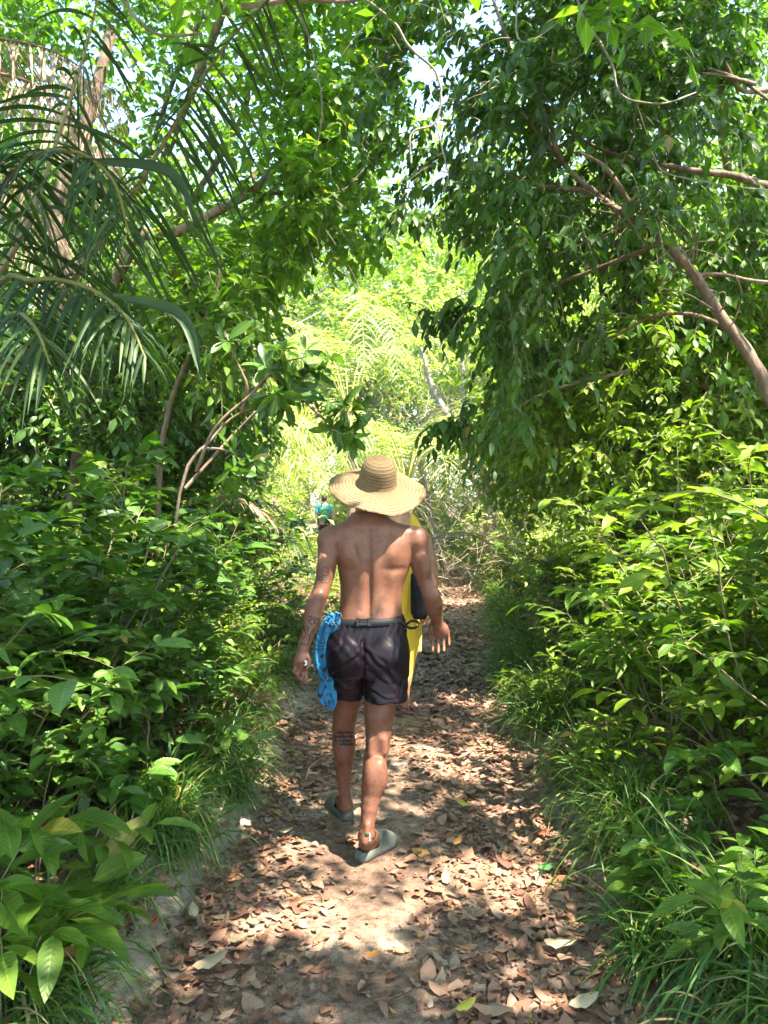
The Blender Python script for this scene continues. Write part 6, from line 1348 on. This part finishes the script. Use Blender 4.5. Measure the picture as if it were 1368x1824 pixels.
# ---------------------------------------------------------------- the far hiker
hx, hy = P(577, 0, 24.5)[0], 24.5
far = thing('person', (hx, hy, float(gh(hx, hy))), 'distant black-haired hiker in a teal shirt left of the straw hat', 'person')
H = lambda px, py, d=24.5: P(px, py, d)
fd = Field((hx - .45, hy - .4, -.02), (hx + .45, hy + .5, 1.86), .014)
hr_ = [(896, 574, 580, .06), (899, 569, 586, .08), (902, 566, 588, .10), (908, 567, 587, .11), (918, 569, 585, .10), (926, 568, 586, .11), (934, 568, 586, .11)]
fd.stack([H(0, r[0])[2] for r in hr_], [H((r[1] + r[2]) / 2, 0)[0] for r in hr_], [hy] * 7, [(r[2] - r[1]) / 2 / F * 24.5 for r in hr_], [r[3] for r in hr_], .02, 2.2)
hh_ = H(577.5, 888.5); fd.cone(H(577.5, 897), hh_, .06, .055, .03); fd.ell(hh_, (.078, .095, .115), .02); fd.ell(hh_ + (0, .10, -.02), (.014, .02, .02), .01)
for s_, q in ((-1, [(567, 901), (564, 912), (563, 922), (565, 931)]), (1, [(587, 901), (590, 912), (591, 922), (590, 931)])):
    fd.chain([H(*p) for p in q], [.055, .045, .042, .03], .03, 8); fd.ell(H(q[-1][0], q[-1][1] + 3), (.026, .04, .05), .015)
    for i in range(4): finger(fd, H(q[-1][0], q[-1][1] + 5) + (0, .02 * i - .03, 0), [(0, 0, -1), (0, .2, -1)], (.04, .03), .011)
for s_, st in ((-1, .18), (1, -.12)):
    fd.chain([(hx + s_ * .09, hy, .85), (hx + s_ * .09, hy + st * .6, .48), (hx + s_ * .09, hy + st, .08)], [.09, .06, .04], .02, 8); fd.cone((hx + s_ * .09, hy + st - .02, .05), (hx + s_ * .10, hy + st + .18, .04), .04, .035, .02)
field_obj(fd, 'body', M['skin_pale'], far, 1)
fh = Field(hh_ - .17, hh_ + .17, .014); fh.ell(hh_ + (0, -.015, .018), (.088, .10, .115), .01); field_obj(fh, 'hair', M['hair'], far, 1, keep=lambda c: (c[:, 1] < hh_[1] + .05) | (c[:, 2] > hh_[2] + .06))
ft_ = Field((hx - .40, hy - .25, .75), (hx + .40, hy + .25, 1.62), .014)
ft_.stack([H(0, r[0])[2] for r in hr_[1:]], [H((r[1] + r[2]) / 2, 0)[0] for r in hr_[1:]], [hy] * 6, [(r[2] - r[1]) / 2 / F * 24.5 + .02 for r in hr_[1:]], [r[3] + .02 for r in hr_[1:]], .02, 2.2)
for q in ([(567, 901), (565.5, 907), (564.5, 912)], [(587, 901), (588.5, 907), (589.5, 912)]): ft_.chain([H(*p) for p in q], [.075, .07, .068], .02, 5)
field_obj(ft_, 'shirt', M['teal_cloth'], far, 1)
fs_ = Field((hx - .25, hy - .3, .4), (hx + .25, hy + .35, 1.05), .014); fs_.ell((hx, hy, .92), (.19, .14, .13), .02)
for s_, st in ((-1, .10), (1, -.06)): fs_.chain([(hx + s_ * .09, hy, .88), (hx + s_ * .09, hy + st, .52)], [.115, .10], .02)
field_obj(fs_, 'shorts', M['dark_fabric'], far, 1)
fp = Field((hx - .25, hy - .45, .85), (hx + .3, hy - .0, 1.6), .012); fp.ell(H(579.5, 914, 24.25), (.15, .12, .26), .02); fp.ell(H(579.5, 919, 24.15), (.11, .07, .14), .03)
ob = field_obj(fp, 'backpack', M['green_pack'], None, 1); tag(ob, 'green backpack on the distant hiker\'s back', 'backpack')
mb = MB(); c = H(579.5, 914, 24.25)
for s_ in (-1, 1): tubes(mb, spline([c + (s_ * .10, 0, .2), c + (s_ * .13, .10, .30), c + (s_ * .13, .30, .24), c + (s_ * .15, .36, .05), c + (s_ * .13, .2, -.18)], 16), np.full(16, .014), 5)
mb.build('pack_straps', M['dark_fabric'], ob); mb = MB(); tubes(mb, np.array([c + (-.09, -.115, .13), c + (0, -.125, .15), c + (.09, -.115, .13)]), np.full(3, .008), 5); mb.build('pack_zip', M['silver'], ob)
# ================================================================ thin scattering volume added to wash out the distance
mb = MB(); x0, x1, y0, y1, z0, z1 = -420, 420, -220, 620, -1.2, 30
mb.add([(x, y, z) for z in (z0, z1) for y in (y0, y1) for x in (x0, x1)], [(0, 2, 3, 1), (4, 5, 7, 6), (0, 1, 5, 4), (2, 6, 7, 3), (0, 4, 6, 2), (1, 3, 7, 5)])
m, nt, out = newmat('added_haze_air'); v = N_(nt, 'VolumePrincipled', Density=.0009, Anisotropy=.3); v.inputs['Color'].default_value = (.93, .96, .9, 1)
nt.links.new(v.outputs[0], out.inputs['Volume'])
tag(mb.build('added_haze', m, smooth=False), 'thin volume added over the whole scene to wash out the far wood', 'added_haze', kind='stuff')
cy.volume_bounces = 1
